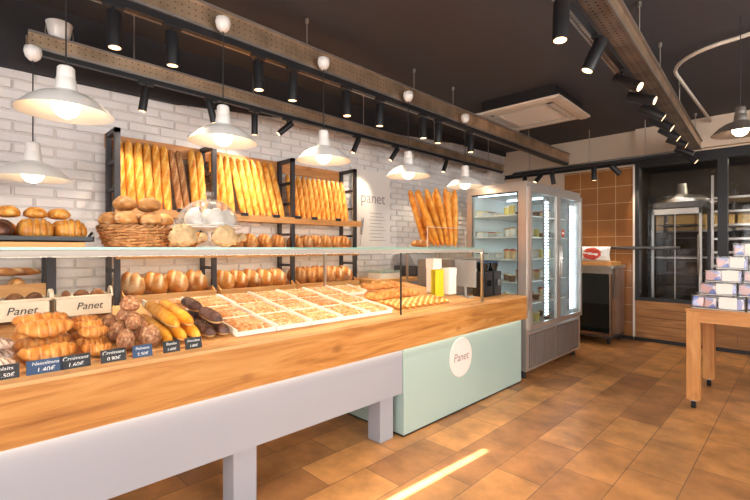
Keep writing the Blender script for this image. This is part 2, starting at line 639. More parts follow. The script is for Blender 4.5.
def nth(i, n, side='left'):
    if i == 0: return 'leftmost'
    if i == n - 1: return 'rightmost'
    return ORD[i] + ' from the ' + side


def ratio(px):
    r = (px - 375.0) / 430.0
    return (1 + r) / (1 - r)


def loaf_mesh(name, mat, L, w, h, p=2.6, nsc=0, sang=0.7, sdepth=0.10, swid=0.28, seed=0, seg=36, ring=18, bend=0.0, wob=0.05, flat=0.55,
              ridges=0, ridge_amp=0.12, glaze=None, wfreq=9.0):
    bm = bmesh.new()
    lay = bm.verts.layers.float.new('score')
    rings = []
    off = Vector((seed * 3.1, seed * 1.7, seed * 5.3))
    for i in range(seg + 1):
        t = math.sin(-PI / 2 + PI * i / seg) * 0.35 + (-1 + 2 * i / seg) * 0.65
        prof = max(0.0, 1 - abs(t) ** p) ** 0.5
        prof = max(prof, 0.03)
        rg = 1.0
        gsh = 0.0
        if ridges:
            ph = (t * 0.5 + 0.5) * ridges
            fr = ph - math.floor(ph)
            rg = 1 - ridge_amp + ridge_amp * 1.6 * (math.sin(PI * fr) ** 0.6)
            gsh = max(0.0, 1 - math.sin(PI * fr) * 2.6)
        ring_v = []
        for j in range(ring):
            a = 2 * PI * j / ring
            cy, cz = math.cos(a), math.sin(a)
            x = t * L / 2
            y = w / 2 * prof * cy * rg
            z = h * 0.5 * prof * (cz if cz > 0 else cz * flat) * rg
            s = 0.0
            if nsc:
                u = (t + math.tan(sang) * (y / (L / 2))) * nsc / 2 + 0.5 * (nsc % 2)
                f = abs((u - math.floor(u)) - 0.5)
                s = max(0.0, 1 - f / swid)
                s = s * s * (3 - 2 * s)
                s *= max(0.0, min(1.0, (cz - 0.1) * 2.2)) * (1 if abs(t) < 0.9 else 0)
            k = 1 - sdepth * s
            nz = noise.noise(Vector((x, y, z)) * wfreq / max(L, 0.15) * 0.4 + off) + 0.5 * noise.noise(Vector((x, y, z)) * 2.2 * wfreq / max(L, 0.15) * 0.4 + off)
            k *= 1 + wob * nz
            vtx = bm.verts.new((x, y * k + bend * (t * t - 0.4) , z * k))
            sc = max(s, gsh * 0.5)
            if glaze is not None:
                sc = 0.0 if cz > glaze else 1.0
            vtx[lay] = sc
            ring_v.append(vtx)
        rings.append(ring_v)
    for a, b in zip(rings, rings[1:]):
        for k in range(ring):
            bm.faces.new((a[k], a[(k + 1) % ring], b[(k + 1) % ring], b[k]))
    bm.faces.new(rings[0][::-1])
    bm.faces.new(rings[-1])
    zmin = min(v.co.z for v in bm.verts)
    for v in bm.verts:
        v.co.z -= zmin
    bmesh.ops.recalc_face_normals(bm, faces=bm.faces)
    me = bpy.data.meshes.new(name)
    bm.to_mesh(me)
    bm.free()
    for f in me.polygons: f.use_smooth = True
    me.materials.append(mat)
    return me


def lump_mesh(name, mat, rx, ry, rz, seed, amp=0.12, freq=9, sub=3, flat=0.55, score_thr=0.25):
    bm = bmesh.new()
    bmesh.ops.create_icosphere(bm, subdivisions=sub, radius=1.0)
    lay = bm.verts.layers.float.new('score')
    off = Vector((seed * 2.3, seed * 4.1, seed))
    for v in bm.verts:
        d = v.co.copy()
        n = noise.noise(d * freq * 0.2 + off) + 0.6 * noise.noise(d * freq * 0.5 + off)
        v.co = Vector((d.x * rx, d.y * ry, d.z * rz * (1 if d.z > 0 else flat))) * (1 + amp * n)
        v[lay] = max(0.0, min(1.0, (n - score_thr) * 2)) if score_thr < 1 else 0.0
    zmin = min(v.co.z for v in bm.verts)
    for v in bm.verts:
        v.co.z -= zmin
    me = bpy.data.meshes.new(name)
    bm.to_mesh(me)
    bm.free()
    for f in me.polygons: f.use_smooth = True
    me.materials.append(mat)
    return me


def put(name, me, loc, rot, label, cat, group=None, scale=None):
    o = bpy.data.objects.new(name, me)
    C.objects.link(o)
    o.location = loc
    o.rotation_euler = rot
    if scale: o.scale = scale
    return tag(o, label, cat, group)


# ================================================================== SETTING
XW, YE, ZC = -3.8, 7.1, 3.03
struct('floor', MB().box(-3.9, 3.2, -2.7, 9.7, -0.1, 0), M['floor'])
struct('ceiling', MB().box(-4.0, 3.3, -2.7, 7.2, ZC, ZC + 0.1), M['ceiling'])
struct('wall_right', MB().box(3.15, 3.3, -2.7, 9.7, 0, ZC), M['white_wall'])
wb = MB()
# shop-front wall behind the camera, with the narrow gap that lets a sun streak in
gx0, gx1, gz0, gz1 = -1.81, -1.755, 1.35, 2.43
wb.box(-4.0, gx0, -2.7, -2.6, 0, ZC).box(gx1, 3.3, -2.7, -2.6, 0, ZC)
wb.box(gx0, gx1, -2.7, -2.6, 0, gz0).box(gx0, gx1, -2.7, -2.6, gz1, ZC)
struct('wall_front', wb, M['white_wall'])

# left wall: painted brick, each brick in relief
wl = MB()
wl.box(XW - 0.2, XW - 0.012, -2.7, YE + 0.1, 0, ZC)
struct('wall_left', wl, M['mortar'])
bw = MB()
rowh, bl = 0.072, 0.235
k = 0
z = 0.03
while z < 2.98:
    y = -0.5 - (0.5 if k % 2 else 0) * bl
    while y < YE:
        ye = min(y + bl, YE)
        if ye - y > 0.05:
            dx = rnd.uniform(-0.004, 0.006)
            r = bmesh.ops.create_cube(bw.bm, size=1.0)
            for v in r['verts']:
                jx = rnd.uniform(-0.003, 0.003)
                v.co = Vector((XW - 0.012 + v.co.x * 0.024 + dx * (v.co.x > 0) + jx,
                               (y + ye) / 2 + v.co.y * (ye - y - 0.012) * (0.96 if v.co.x > 0 else 1) + rnd.uniform(-0.003, 0.003),
                               z + rowh / 2 + v.co.z * (rowh - 0.012) * (0.88 if v.co.x > 0 else 1) + rnd.uniform(-0.002, 0.002)))
        y += bl
    z += rowh
    k += 1
struct('trim_1', bw, M['brick'])
# dark upper band of the left wall, its lower edge rises towards the back
db = MB().prism([(-2.7, 2.5), (1.4, 2.555), (3.5, 2.77), (5.5, 2.93), (YE, 2.96), (YE, ZC), (-2.7, ZC)], 'X', XW - 0.01, XW + 0.03)
struct('trim_2', db, M['dark_wall'])

# end wall: bulkhead, tile panel, cladding, window to the bakehouse
struct('wall_back', MB().box(-4.0, -1.74, YE, YE + 0.12, 0, 2.55), M['beige'])
struct('trim_3', MB().box(-4.0, 3.3, YE - 0.02, YE + 0.12, 2.62, ZC), M['beige'])
struct('trim_4', MB().box(-1.72, 3.3, YE - 0.10, YE - 0.02, 2.64, ZC), M['beige'])
struct('trim_5', MB().box(-4.0, 3.3, YE - 0.02, YE + 0.12, 2.55, 2.62), M['black'])
struct('trim_6', MB().box(-2.75, -1.765, YE - 0.02, YE, 0.0, 2.52), M['wall_tile'])
cl = MB()
zz = 0.0
xs = [-1.74, -0.95, 0.1, 1.2, 2.3, 3.15]
row = 0
while zz < 0.57:
    o = 0.35 * (row % 3)
    xx = [-1.74] + [x + o for x in xs[1:-1]] + [3.15]
    for a, b2 in zip(xx, xx[1:]):
        cl.box(a + 0.002, b2 - 0.002, YE - 0.03 - rnd.uniform(0, 0.006), YE + 0.1, zz + 0.002, min(zz + 0.115, 0.575) - 0.002)
    zz += 0.115
    row += 1
struct('wall_back_cladding', cl, M['clad'])
struct('baseboard_back', MB().box(-2.7, 3.15, YE - 0.05, YE - 0.03, 0, 0.05), M['black'])
# window frame with mullions and its panes
wf = MB()
wf.box(-1.74, -1.69, YE - 0.04, YE + 0.1, 0.575, 2.56).box(-1.69, 3.15, YE - 0.03, YE + 0.1, 0.575, 0.62).box(-1.69, 3.15, YE - 0.03, YE + 0.1, 2.49, 2.56)
wf.box(-0.80, -0.70, YE - 0.03, YE + 0.1, 0.62, 2.49).box(0.6, 0.7, YE - 0.03, YE + 0.1, 0.62, 2.49)
wfo = struct('window_1', wf, M['black'])
wp = MB().box(-1.69, -0.80, YE + 0.03, YE + 0.04, 0.62, 2.49).box(-0.70, 0.6, YE + 0.03, YE + 0.04, 0.62, 2.49).box(0.7, 3.15, YE + 0.03, YE + 0.04, 0.62, 2.49)
wp.build('pane', glass('window_pane', (0.97, 0.97, 0.97), 0.8), wfo)
struct('trim_7', MB().box(-1.765, -1.74, YE - 0.05, YE + 0.0, 0.0, 2.52), M['cream_metal'])
# bakehouse behind the window
struct('wall_bakehouse', MB().box(-2.2, 3.2, 9.6, 9.7, 0, 2.8).box(-2.2, -2.1, YE + 0.12, 9.6, 0, 2.8), plain('bakehouse_wall', (74, 62, 52), 0.6))
struct('ceiling_bakehouse', MB().box(-2.2, 3.2, YE + 0.12, 9.7, 2.75, 2.85), M['dark_wall'])

# ================================================================== CEILING FIXTURES
def beam_obj(name, label, ax, ay, bx, by, z0, h, w, track_z, track_dx, rods, channel='U'):
    """perforated cable tray hung on rods, with a black lamp track below it; local Y runs along it"""
    d = Vector((bx - ax, by - ay, 0))
    L = d.length
    root = thing(name, label, 'cable tray', (ax, ay, 0), (0, 0, math.atan2(d.y, d.x) - PI / 2), 'cable trays under the ceiling')
    t = 0.006
    web = MB().box(w / 2 - t, w / 2, 0, L, z0 + 0.012, z0 + h - 0.012).box(-w / 2, -w / 2 + t, 0, L, z0 + 0.012, z0 + h - 0.012)
    web.build('side_web', M['tray_web'], root)
    MB().box(-w / 2, w / 2, 0, L, z0, z0 + t).build('tray_floor', M['tray_floor'], root)
    fl = MB()
    for s in (-1, 1):
        fl.box(s * w / 2 - 0.018, s * w / 2 + 0.018, 0, L, z0 + h - 0.014, z0 + h)
        fl.box(s * w / 2 - 0.008, s * w / 2 + 0.008, 0, L, z0 - 0.004, z0 + 0.012)
    fl.build('flange', M['galv'], root)
    MB().box(track_dx - 0.018, track_dx + 0.018, 0.02, L - 0.02, track_z, z0 - 0.004).build('lamp_track', M['black'], root)
    for y in rods:
        MB().tube([(w / 2 - 0.03, y, z0 + h - 0.012), (w / 2 - 0.03, y, ZC)], 0.005, 6).tube([(w / 2 - 0.03, y, ZC - 0.03), (w / 2 - 0.03, y, ZC)], 0.014, 8).build('hanging_rod', M['galv'], root)
    return root


beam_obj('cable_tray', 'long galvanised cable tray carrying the row of white pendant lamps', -2.625, -1.4, -2.70, 6.95, 2.668, 0.15, 0.14, 2.622, 0.05,
         [2.0, 3.3, 4.55, 5.2, 5.9, 7.0])
beam_obj('cable_tray', 'galvanised cable tray close to the brick wall, above the bread rack', -3.42, 0.36, -3.50, 6.4, 2.57, 0.10, 0.10, 2.535, 0.03,
         [0.6, 1.55, 2.9, 4.2, 5.6])
beam_obj('cable_tray', 'wide cable tray on the right, crossing the ceiling towards the display table', -0.66, -1.0, -1.06, 6.98, 2.62, 0.11, 0.20, 2.585, -0.03,
         [4.4, 5.2, 6.3, 7.7])
root = thing('lamp_track', 'black lamp track with a steel conduit crossing in front of the end wall', 'lamp track', (0, 0, 0))
MB().box(-3.35, -1.0, 6.50, 6.54, 2.50, 2.535).build('rail', M['black'], root)
MB().tube([(-3.35, 6.57, 2.545), (-1.0, 6.57, 2.545)], 0.022, 10).build('conduit', M['galv'], root, True)
for x in (-3.1, -2.2, -1.5):
    MB().tube([(x, 6.57, 2.56), (x, 6.57, ZC)], 0.005, 6).build('hanging_rod', M['galv'], root)

pipe = [(1.2, 4.30, 2.97), (0.2, 4.33, 2.97), (-0.3, 4.36, 2.97)]
for q in range(9):
    a = q / 8 * PI / 2
    pipe.append((-0.38 - 0.48 * math.sin(a), 4.88 - 0.5 * math.cos(a), 2.97))
pipe += [(-0.86, 5.6, 2.97), (-0.86, 7.0, 2.97)]
tag(MB().tube(pipe, 0.016, 10).build('conduit_pipe', M['cream_metal'], None, True), 'pale conduit pipe curving across the dark ceiling at right', 'pipe')

# ceiling cassette
ac = thing('ceiling_air_conditioner', 'square white air conditioning cassette under the dark ceiling', 'air conditioner', (-2.26, 4.86, 2.86), (0, 0, 0.03))
MB().box(-0.42, 0.42, -0.42, 0.42, 0.03, 0.17).build('housing', M['dark_steel'], ac)
fr = MB()
fr.prism([(-0.49, 0.012), (-0.44, 0.0), (-0.38, 0.0), (-0.38, 0.03), (-0.49, 0.03)], 'Y', -0.49, 0.49)
fr.prism([(0.49, 0.012), (0.44, 0.0), (0.38, 0.0), (0.38, 0.03), (0.49, 0.03)], 'Y', -0.49, 0.49)
fr.prism([(-0.49, 0.012), (-0.44, 0.0), (-0.38, 0.0), (-0.38, 0.03), (-0.49, 0.03)], 'X', -0.38, 0.38)
fr.prism([(0.49, 0.012), (0.44, 0.0), (0.38, 0.0), (0.38, 0.03), (0.49, 0.03)], 'X', -0.38, 0.38)
fr.build('face_frame', M['cream_metal'], ac)
for q in range(4):
    o = MB().box(-0.30, 0.30, 0.305, 0.365, 0.004, 0.012, 0.002, Matrix.Rotation(q * PI / 2, 4, 'Z')).build('air_flap', M['white'], ac)
gr = MB()
gr.box(-0.285, 0.285, -0.285, 0.285, 0.016, 0.03)
for q in range(15):
    y = -0.27 + q * 0.0386
    gr.box(-0.27, 0.27, y - 0.006, y + 0.006, 0.002, 0.018)
gr.box(-0.29, -0.27, -0.29, 0.29, 0.0, 0.02).box(0.27, 0.29, -0.29, 0.29, 0.0, 0.02).box(-0.29, 0.29, -0.29, -0.27, 0.0, 0.02).box(-0.29, 0.29, 0.27, 0.29, 0.0, 0.02)
gr.build('intake_grille', M['cream_metal'], ac)


# ---- track spotlights
def spot(loc, d, label, group, power=0, cone=50, length=0.19, rad=0.036, col=(1.0, 0.84, 0.63), lamp_r=0.03):
    """loc: underside of the track; d: pointing direction"""
    root = thing('track_spotlight', label, 'spotlight', loc, (0, 0, 0), group)
    d = Vector(d).normalized()
    MB().box(-0.016, 0.016, -0.05, 0.05, -0.017, -0.001).build('track_adapter', M['spot_black'], root)
    p0 = Vector((0, 0, -0.045 if Vector(d).normalized().z < -0.97 else -0.075))
    MB().tube([(0, 0, -0.014), p0], 0.008, 8).build('swivel', M['spot_black'], root)
    vert = d.z < -0.97
    a = p0 + (Vector((0, 0, 0.006)) if vert else -d * length * 0.35)
    e = a + d * length
    MB().tube([a, a + d * 0.004, e - d * 0.002, e], [rad * 0.93, rad, rad, rad * 0.95], 20).build('lamp_body', M['spot_black'], root, True, 0.6)
    MB().tube([e - d * 0.006, e + d * 0.0008], rad * 0.80, 18).build('lens', M['spot_lens'], root)
    if power:
        l = bpy.data.lights.new('spot_beam', 'SPOT')
        l.energy = power
        l.color = col
        l.spot_size = math.radians(cone)
        l.spot_blend = 0.6
        l.shadow_soft_size = lamp_r
        o = bpy.data.objects.new('spot_beam', l)
        o.parent = root
        o.location = e + d * 0.012
        o.rotation_euler = d.to_track_quat('-Z', 'Y').to_euler()
        C.objects.link(o)
    return root


def beam_x(y, ax, ay, bx, by):
    return ax + (bx - ax) * (y - ay) / (by - ay)


GB = 'black track spotlights'
b1 = [113, 172, 258, 293, 347, 381, 424, 440, 472]
aim1 = [(-0.05, 0, -1)] * 9
for i, px in enumerate(b1):
    xx = -2.6
    y = 2.6 * ratio(px)
    x = beam_x(y, -2.625, -1.4, -2.70, 6.95) + 0.05
    spot((x, y, 2.622), (-0.06 if i % 2 else 0.02, 0.03, -1), 'black spotlight pointing straight down, %s on the pendant lamp tray' % nth(i, 9), GB, 32, 70)
b2 = [(145, (0.05, -0.12, -1)), (210, (0.25, 0.30, -1)), (254, (0, 0.05, -1)), (287, (-0.35, -0.75, -0.75)), (357, (-0.2, -0.35, -1)), (396, (-0.3, -0.5, -0.9)), (447, (-0.2, -0.4, -1)), (468, (-0.1, 0.2, -1))]
for i, (px, d) in enumerate(b2):
    y = 3.42 * ratio(px)
    x = beam_x(y, -3.42, 0.36, -3.50, 6.9) + 0.03
    d2 = (-0.10 if i not in (3, 4, 5) else d[0], d[1], d[2])
    spot((x, y, 2.535), d2, 'slim black spotlight by the brick wall, %s on its tray' % nth(i, 8), GB, 20, 80, 0.17, 0.028)
b3 = [(0.9, (0.1, 0.1, -1)), (2.15, (0.0, -0.1, -1)), (2.75, (-0.38, -0.25, -1)), (3.40, (0.95, -0.15, -0.62)), (3.85, (1, 0.0, -0.42)), (4.3, (0.9, 0.25, -0.62)), (4.75, (0.9, 0.15, -0.6)), (5.2, (0.9, 0.2, -0.7)), (5.7, (0.9, 0.2, -0.5)), (6.3, (0.9, 0.3, -0.5)), (6.75, (0.85, 0.1, -0.7))]
for i, (y, d) in enumerate(b3):
    x = beam_x(y, -0.66, -1.0, -1.06, 6.98) - 0.03
    spot((x, y, 2.585), d, 'black spotlight under the wide right tray, %s from the end wall' % ORD[len(b3) - 1 - i], GB, 55 if i in (1, 2, 3, 5, 7, 9) else 0, 60, 0.20, 0.038)
for i, (x, d) in enumerate([(-3.15, (0.2, -0.5, -0.8)), (-2.92, (-0.3, -0.6, -0.7)), (-2.72, (0.1, 0.2, -1)), (-2.12, (0, 0.06, -1)), (-1.86, (0.5, 0.55, -0.7))]):
    spot((x, 6.52, 2.50), d, 'black spotlight on the end wall rail, %s of its row' % nth(i, 5), GB, 30 if i >= 3 else 12, 75, 0.17, 0.034)


# ---- white enamel pendants
def pendant(loc, canopy, label, shade_mat, R=0.2, cordtop=None):
    root = thing('pendant_lamp', label, 'pendant lamp', loc, (0, 0, 0), 'enamel pendant lamps')
    k = R / 0.2
    outer = [(0.030, 0.222), (0.036, 0.214), (0.038, 0.165), (0.041, 0.162), (0.046, 0.108), (0.062, 0.099), (0.105, 0.083), (0.148, 0.055), (0.186, 0.014), (0.2, 0.0)]
    inner = [(0.196, 0.001), (0.146, 0.050), (0.103, 0.078), (0.062, 0.093), (0.03, 0.096), (0.0, 0.096)]
    prof = [(0.0, 0.224)] + outer + inner
    MB().lathe([(r * k, z * k) for r, z in prof], 40).build('lamp_shade', shade_mat, root, True, 0.7)
    MB().lathe([(0.0, 0.095 * k), (0.024, 0.095 * k), (0.026, 0.087 * k), (0.0, 0.0865 * k)], 16).build('socket', M['white'], root, True, 0.6)
    bl = [(0.0, 0.088)] + [(0.057 * math.sin(PI * (0.12 + 0.88 * q / 10)), 0.034 + 0.057 * math.cos(PI * (0.12 + 0.88 * q / 10))) for q in range(11)]
    MB().lathe([(r * k, z * k) for r, z in bl], 20).build('bulb', M['bulb'], root, True)
    c = Vector(canopy) - Vector(loc)
    MB().tube([(0, 0, 0.222 * k), (c.x * 0.0, c.y * 0.0, c.z), tuple(c)] if abs(c.x) > 0.02 else [(0, 0, 0.222 * k), tuple(c)], 0.0035, 6).build('cord', M['ink'], root)
    return root


def canopy(root, c, s=0.046):
    MB().lathe([(0.0, -0.05 * s / 0.046), (0.02, -0.048 * s / 0.046), (s * 0.8, -0.03 * s / 0.046), (s, 0.0), (s * 0.9, 0.03 * s / 0.046), (0.012, 0.045 * s / 0.046), (0, 0.045 * s / 0.046)], 20).build('canopy', M['white'], root, True).location = c


ys = [0.41, 1.20, 1.98, 2.95, 3.88]
plab = ['white enamel pendant lamp nearest the camera, above the pastry tray', 'white pendant lamp above the glass cake dome', 'white pendant lamp in front of the middle baguette bays',
        'white pendant lamp beside the lettering on the brick wall', 'white pendant lamp above the baguettes in the clear bin']
for i, y in enumerate(ys):
    x = beam_x(y, -2.625, -1.4, -2.70, 6.95) + 0.137
    p = pendant((x, y, 1.975), (x, y, 2.70), plab[i], M['white'])
    canopy(p, (0, 0, 2.700 - 1.975))
p = pendant((-3.295, 0.375, 1.745), (-3.295, 0.375, 2.50), 'white pendant lamp close to the brick wall, low at the left edge', M['white'])
canopy(p, (0, 0, 2.51 - 1.745))
pg = pendant((-0.335, 4.13, 2.17), (-0.335, 4.13, ZC), 'grey metal pendant lamp above the display table at right', M['galv'], 0.175)
cs = thing('cable_canopy', 'white cup shaped cable canopy on top of the tray end at left', 'canopy', (-3.42, 0.525, 2.672))
MB().lathe([(0.0, 0.0), (0.040, 0.0), (0.060, 0.035), (0.075, 0.11), (0.067, 0.115), (0.0, 0.115)], 20).build('cup', M['white'], cs, True, 0.6)
for s in (-1, 1):
    MB().tube([(0, s * 0.07, 0.08), (0, s * 0.074, 0.035), (0, s * 0.066, 0.0)], 0.004, 6).build('clip', M['galv'], cs)

# ================================================================== COUNTER
def deck_z(x): return 0.872 + (-2.05 - x) * 0.14
DT = math.atan(0.14)

ct = thing('bakery_counter', 'long shop counter with pine fascia, grey apron and mint base panel', 'counter', (0, 0, 0))
MB().box(-1.975, -1.94, -0.6, 4.06, 0.635, 0.8445).build('fascia_board', M['fascia'], ct)
MB().prism([(-1.94, 0.86), (-2.055, 0.86), (-2.055, 0.845), (-1.94, 0.845)], 'Y', -0.6, 4.06).build('fascia_ledge', M['deck'], ct)
MB().box(-2.03, -2.0, -0.6, 2.27, 0.31, 0.66).build('apron_panel', M['lilac'], ct)
MB().box(-1.988, -1.9765, -0.6, 4.04, 0.637, 0.650).build('light_strip', M['led'], ct)
for y in (-0.2, 1.03, 2.09):
    MB().box(-2.16, -2.04, y, y + 0.13, 0.0, 0.66, 0.004).build('leg', M['lilac'], ct)
    MB().box(-2.86, -2.74, y, y + 0.13, 0.0, 0.66, 0.004).build('leg', M['lilac'], ct)
MB().box(-2.95, -2.0, -0.6, 4.05, 0.66, 0.69).build('carcass_board', M['lilac'], ct)
bp_ = MB().box(-2.02, -1.99, 2.275, 4.04, 0.015, 0.66).box(-2.9, -2.02, 2.275, 2.30, 0.015, 0.66).box(-2.9, -2.02, 4.015, 4.04, 0.015, 0.66).box(-2.92, -2.9, 2.275, 4.04, 0.015, 0.66).build('base_panel', M['mint'], ct)
MB().tube([(-1.9895, 2.98, 0.44), (-1.985, 2.98, 0.44)], 0.158, 48).build('logo_disc', M['blush'], bp_)
lettering('logo_lettering', 'Panet', 0.095, M['logo_grey'], bp_, (-1.9845, 2.98, 0.44), (PI / 2, 0, PI / 2), 0.15)
MB().box(-2.9, -1.995, 2.28, 4.035, 0.0, 0.014).build('plinth', M['black'], ct)
# sloping deck in the case; flat worktop at the far end
MB().prism([(-2.06, deck_z(-2.06) - 0.004), (-2.90, deck_z(-2.90) - 0.004), (-2.90, 0.70), (-2.06, 0.70)], 'Y', -0.6, 3.322).build('display_deck', M['deck'], ct)
MB().box(-2.93, -2.075, 3.325, 4.05, 0.70, 0.86).build('worktop', M['deck'], ct)

case = thing('glass_display_case', 'long glass display case on the counter, over the cakes', 'display case', (0, 0, 0))
GX = -2.0
MB().box(GX - 0.008, GX, -0.6, 0.78, 0.8602, 1.2952).build('front_pane', M['glass'], case)
MB().box(GX - 0.008, GX, 0.785, 2.255, 0.8602, 1.2952).build('front_pane', M['glass'], case)
MB().box(GX - 0.008, GX, 2.265, 3.33, 0.8602, 1.2952).build('front_pane', M['glass'], case)
MB().box(-2.86, GX - 0.02, 3.335, 3.343, 0.8605, 1.322).build('end_pane', M['glass'], case)
MB().box(GX - 0.009, GX + 0.002, 2.256, 2.264, 0.862, 1.2952).build('seam_post', M['ink'], case)
MB().box(GX - 0.018, GX + 0.002, 3.33, 3.352, 0.8605, 1.2952).build('corner_post', M['steel'], case)
rail = MB().box(GX - 0.055, GX + 0.004, -0.6, 3.352, 1.301, 1.322, 0.003).box(GX - 0.010, GX + 0.004, -0.6, 3.352, 1.2955, 1.3015).build('light_rail', M['rail_metal'], case)
MB().box(GX - 0.052, GX - 0.014, -0.55, 3.30, 1.2955, 1.301).build('light_tube', M['case_led'], rail)
tp = MB().box(-2.88, GX, -0.6, 3.352, 1.3235, 1.3335).build('top_shelf', M['glass'], case)
MB().box(GX, GX + 0.004, -0.6, 3.352, 1.3235, 1.3335).box(-2.884, -2.88, -0.6, 3.352, 1.3235, 1.3335).build('top_edge', M['glass_edge'], tp)
MB().box(-2.88, -2.86, -0.6, 3.352, 1.295, 1.322).build('rear_rail', M['cream_metal'], case)
for y in (-0.5, 2.26, 3.328):
    MB().box(-2.88, -2.86, y, y + 0.02, deck_z(-2.88) + 0.001 if y < 3 else 0.8605, 1.295).build('rear_post', M['steel'], case)
TOPZ = 1.3336

# ---- price cards
def tagcard(y, w, h, lines, board, label):
    r = thing('price_card', label, 'price card', (-2.018, y, 0.8605), (0, 0, 0), 'price cards along the counter front')
    tilt = Euler((0, math.radians(-12), 0)).to_matrix().to_4x4()
    MB().box(-0.003, 0.0, -w / 2, w / 2, 0.0, h, 0, tilt).build('board', board, r)
    n = len(lines)
    for i, (tx, sz) in enumerate(lines):
        zc = h * (0.72 - 0.46 * i) if n == 2 else h * (0.80 - 0.30 * i)
        c = tilt @ Vector((0.0006, 0, zc))
        lettering('lettering', tx, sz, M['chalk'], r, c, (PI / 2, math.radians(0), PI / 2), 0.12, 0.0004)
        bpy.context.view_layer.update()


XT = 2.018
for px, w, lines, bd, lab in [
    (6, 0.075, [('plaits', 0.02), ('1,50\u20ac', 0.02)], 'slate', 'black price card in front of the chocolate striped plaits, at the left edge'),
    (46, 0.115, [('Napolitana', 0.019), ('1,40\u20ac', 0.024)], 'slate_blue', 'blue price card reading 1,40 in front of the large croissants'),
    (76, 0.100, [('Croissant', 0.022), ('1,60\u20ac', 0.022)], 'slate', 'black price card reading Croissant 1,60, left of the 0,90 card'),
    (114, 0.092, [('Croissant', 0.021), ('0,90\u20ac', 0.021)], 'slate', 'black price card reading Croissant 0,90'),
    (143, 0.078, [('Palmera', 0.017), ('2,50\u20ac', 0.019)], 'slate_blue', 'small blue price card in front of the chocolate flake pastries'),
    (172, 0.072, [('Bamba', 0.017), ('1,60\u20ac', 0.017)], 'slate', 'black price card in front of the yellow glazed eclairs'),
    (194, 0.078, [('Xocolata', 0.016), ('1,80\u20ac', 0.016)], 'slate', 'black price card in front of the chocolate glazed eclairs')]:
    tagcard(XT * ratio(px), w, 0.052, lines, M[bd], lab)

# ---- pastries on the deck
def deck_put(name, me, x, y, rz, label, cat, group, lift=0.0, tilt=None, scale=None):
    R = Matrix.Rotation(DT, 4, 'Y') @ Matrix.Rotation(rz, 4, 'Z')
    return put(name, me, (x, y, deck_z(x) + lift), R.to_euler(), label, cat, group, scale)


cro = [loaf_mesh('croissant', M['croissant'], 0.19, 0.075, 0.075, 2.0, ridges=7, ridge_amp=0.16, bend=0.055, seed=q, wob=0.05, seg=48) for q in range(3)]
big = [loaf_mesh('large_croissant', M['croissant'], 0.30, 0.11, 0.085, 2.0, ridges=6, ridge_amp=0.15, bend=0.06, seed=q + 5, wob=0.06, seg=48) for q in range(2)]
pla = [loaf_mesh('chocolate_plait', M['plait'], 0.18, 0.08, 0.065, 2.4, nsc=7, sang=0.8, sdepth=0.14, seed=q, wob=0.05) for q in range(2)]
ecl = loaf_mesh('glazed_eclair', M['egg_glaze'], 0.44, 0.062, 0.08, 4.0, glaze=-0.15, seed=3, wob=0.05)
cec = loaf_mesh('chocolate_eclair', M['choc_glaze'], 0.22, 0.068, 0.075, 4.0, glaze=-0.1, seed=4, wob=0.05)
flk = [lump_mesh('flake_pastry', M['choc_flake'], 0.048, 0.034, 0.062, q, 0.10, 22, 4) for q in range(3)]

for i, (x, y, rz, lift) in enumerate([(-2.11, 0.10, 1.5, 0), (-2.205, 0.105, 1.55, 0), (-2.30, 0.11, 1.5, 0), (-2.155, 0.10, 1.5, 0.06)]):
    deck_put('chocolate_plait', pla[i % 2], x, y, rz, ['pale plait with chocolate stripes at the very front of the left edge', 'chocolate striped plait behind the front one at the left edge', 'chocolate striped plait farthest from the glass at the left edge', 'chocolate striped plait lying on top of the others at the left edge'][i], 'pastry', 'chocolate striped plaits', lift)
for i, (x, y, rz, lift) in enumerate([(-2.14, 0.295, 1.57, 0), (-2.26, 0.295, 1.57, 0), (-2.38, 0.295, 1.57, 0), (-2.20, 0.295, 1.57, 0.08), (-2.32, 0.295, 1.57, 0.08)]):
    deck_put('large_croissant', big[i % 2], x, y, rz, 'large golden croissant behind the blue 1,40 card, %s' % ['at the front of the heap', 'second layer from the glass', 'at the back of the heap', 'lying on top in front', 'lying on top behind'][i], 'croissant', 'large croissants', lift, None, (0.66, 1, 1))
for i, (x, y, rz, lift) in enumerate([(-2.12, 0.455, 1.5, 0), (-2.215, 0.455, 1.57, 0), (-2.31, 0.455, 1.5, 0), (-2.165, 0.455, 1.5, 0.06), (-2.26, 0.455, 1.57, 0.06), (-2.405, 0.455, 1.55, 0), (-2.355, 0.455, 1.5, 0.06)]):
    deck_put('croissant', cro[i % 3], x, y, rz, 'small croissant behind the black croissant cards, %s' % ['front of the left heap', 'middle of the left heap', 'back of the left heap', 'upper front of the left heap', 'upper back of the left heap', 'farthest from the glass in the left heap', 'uppermost and farthest back'][i], 'croissant', 'small croissants', lift, None, (0.62, 0.9, 0.85))
j = 0
for x in (-2.12, -2.24, -2.36):
    for yy in (0.563, 0.660):
        y = yy
        deck_put('flake_pastry', flk[j % 3], x, y, j, 'round pastry covered in chocolate flakes, %s row, %s' % (['front', 'middle', 'back'][j // 2], ['left', 'right'][j % 2]), 'pastry', 'chocolate flake pastries')
        j += 1
for i in range(3):
    y = 0.738 + i * 0.066
    deck_put('glazed_eclair', ecl, -2.30, y, 0.0, 'long yellow glazed eclair, %s of three, between flake pastries and chocolate eclairs' % ['left', 'middle', 'right'][i], 'eclair', 'yellow glazed eclairs')
for i in range(2):
    deck_put('glazed_eclair', ecl, -2.30, 0.771 + i * 0.066, 0.0, 'long yellow glazed eclair lying on top of the yellow heap, %s' % ['left', 'right'][i], 'eclair', 'yellow glazed eclairs', 0.066)
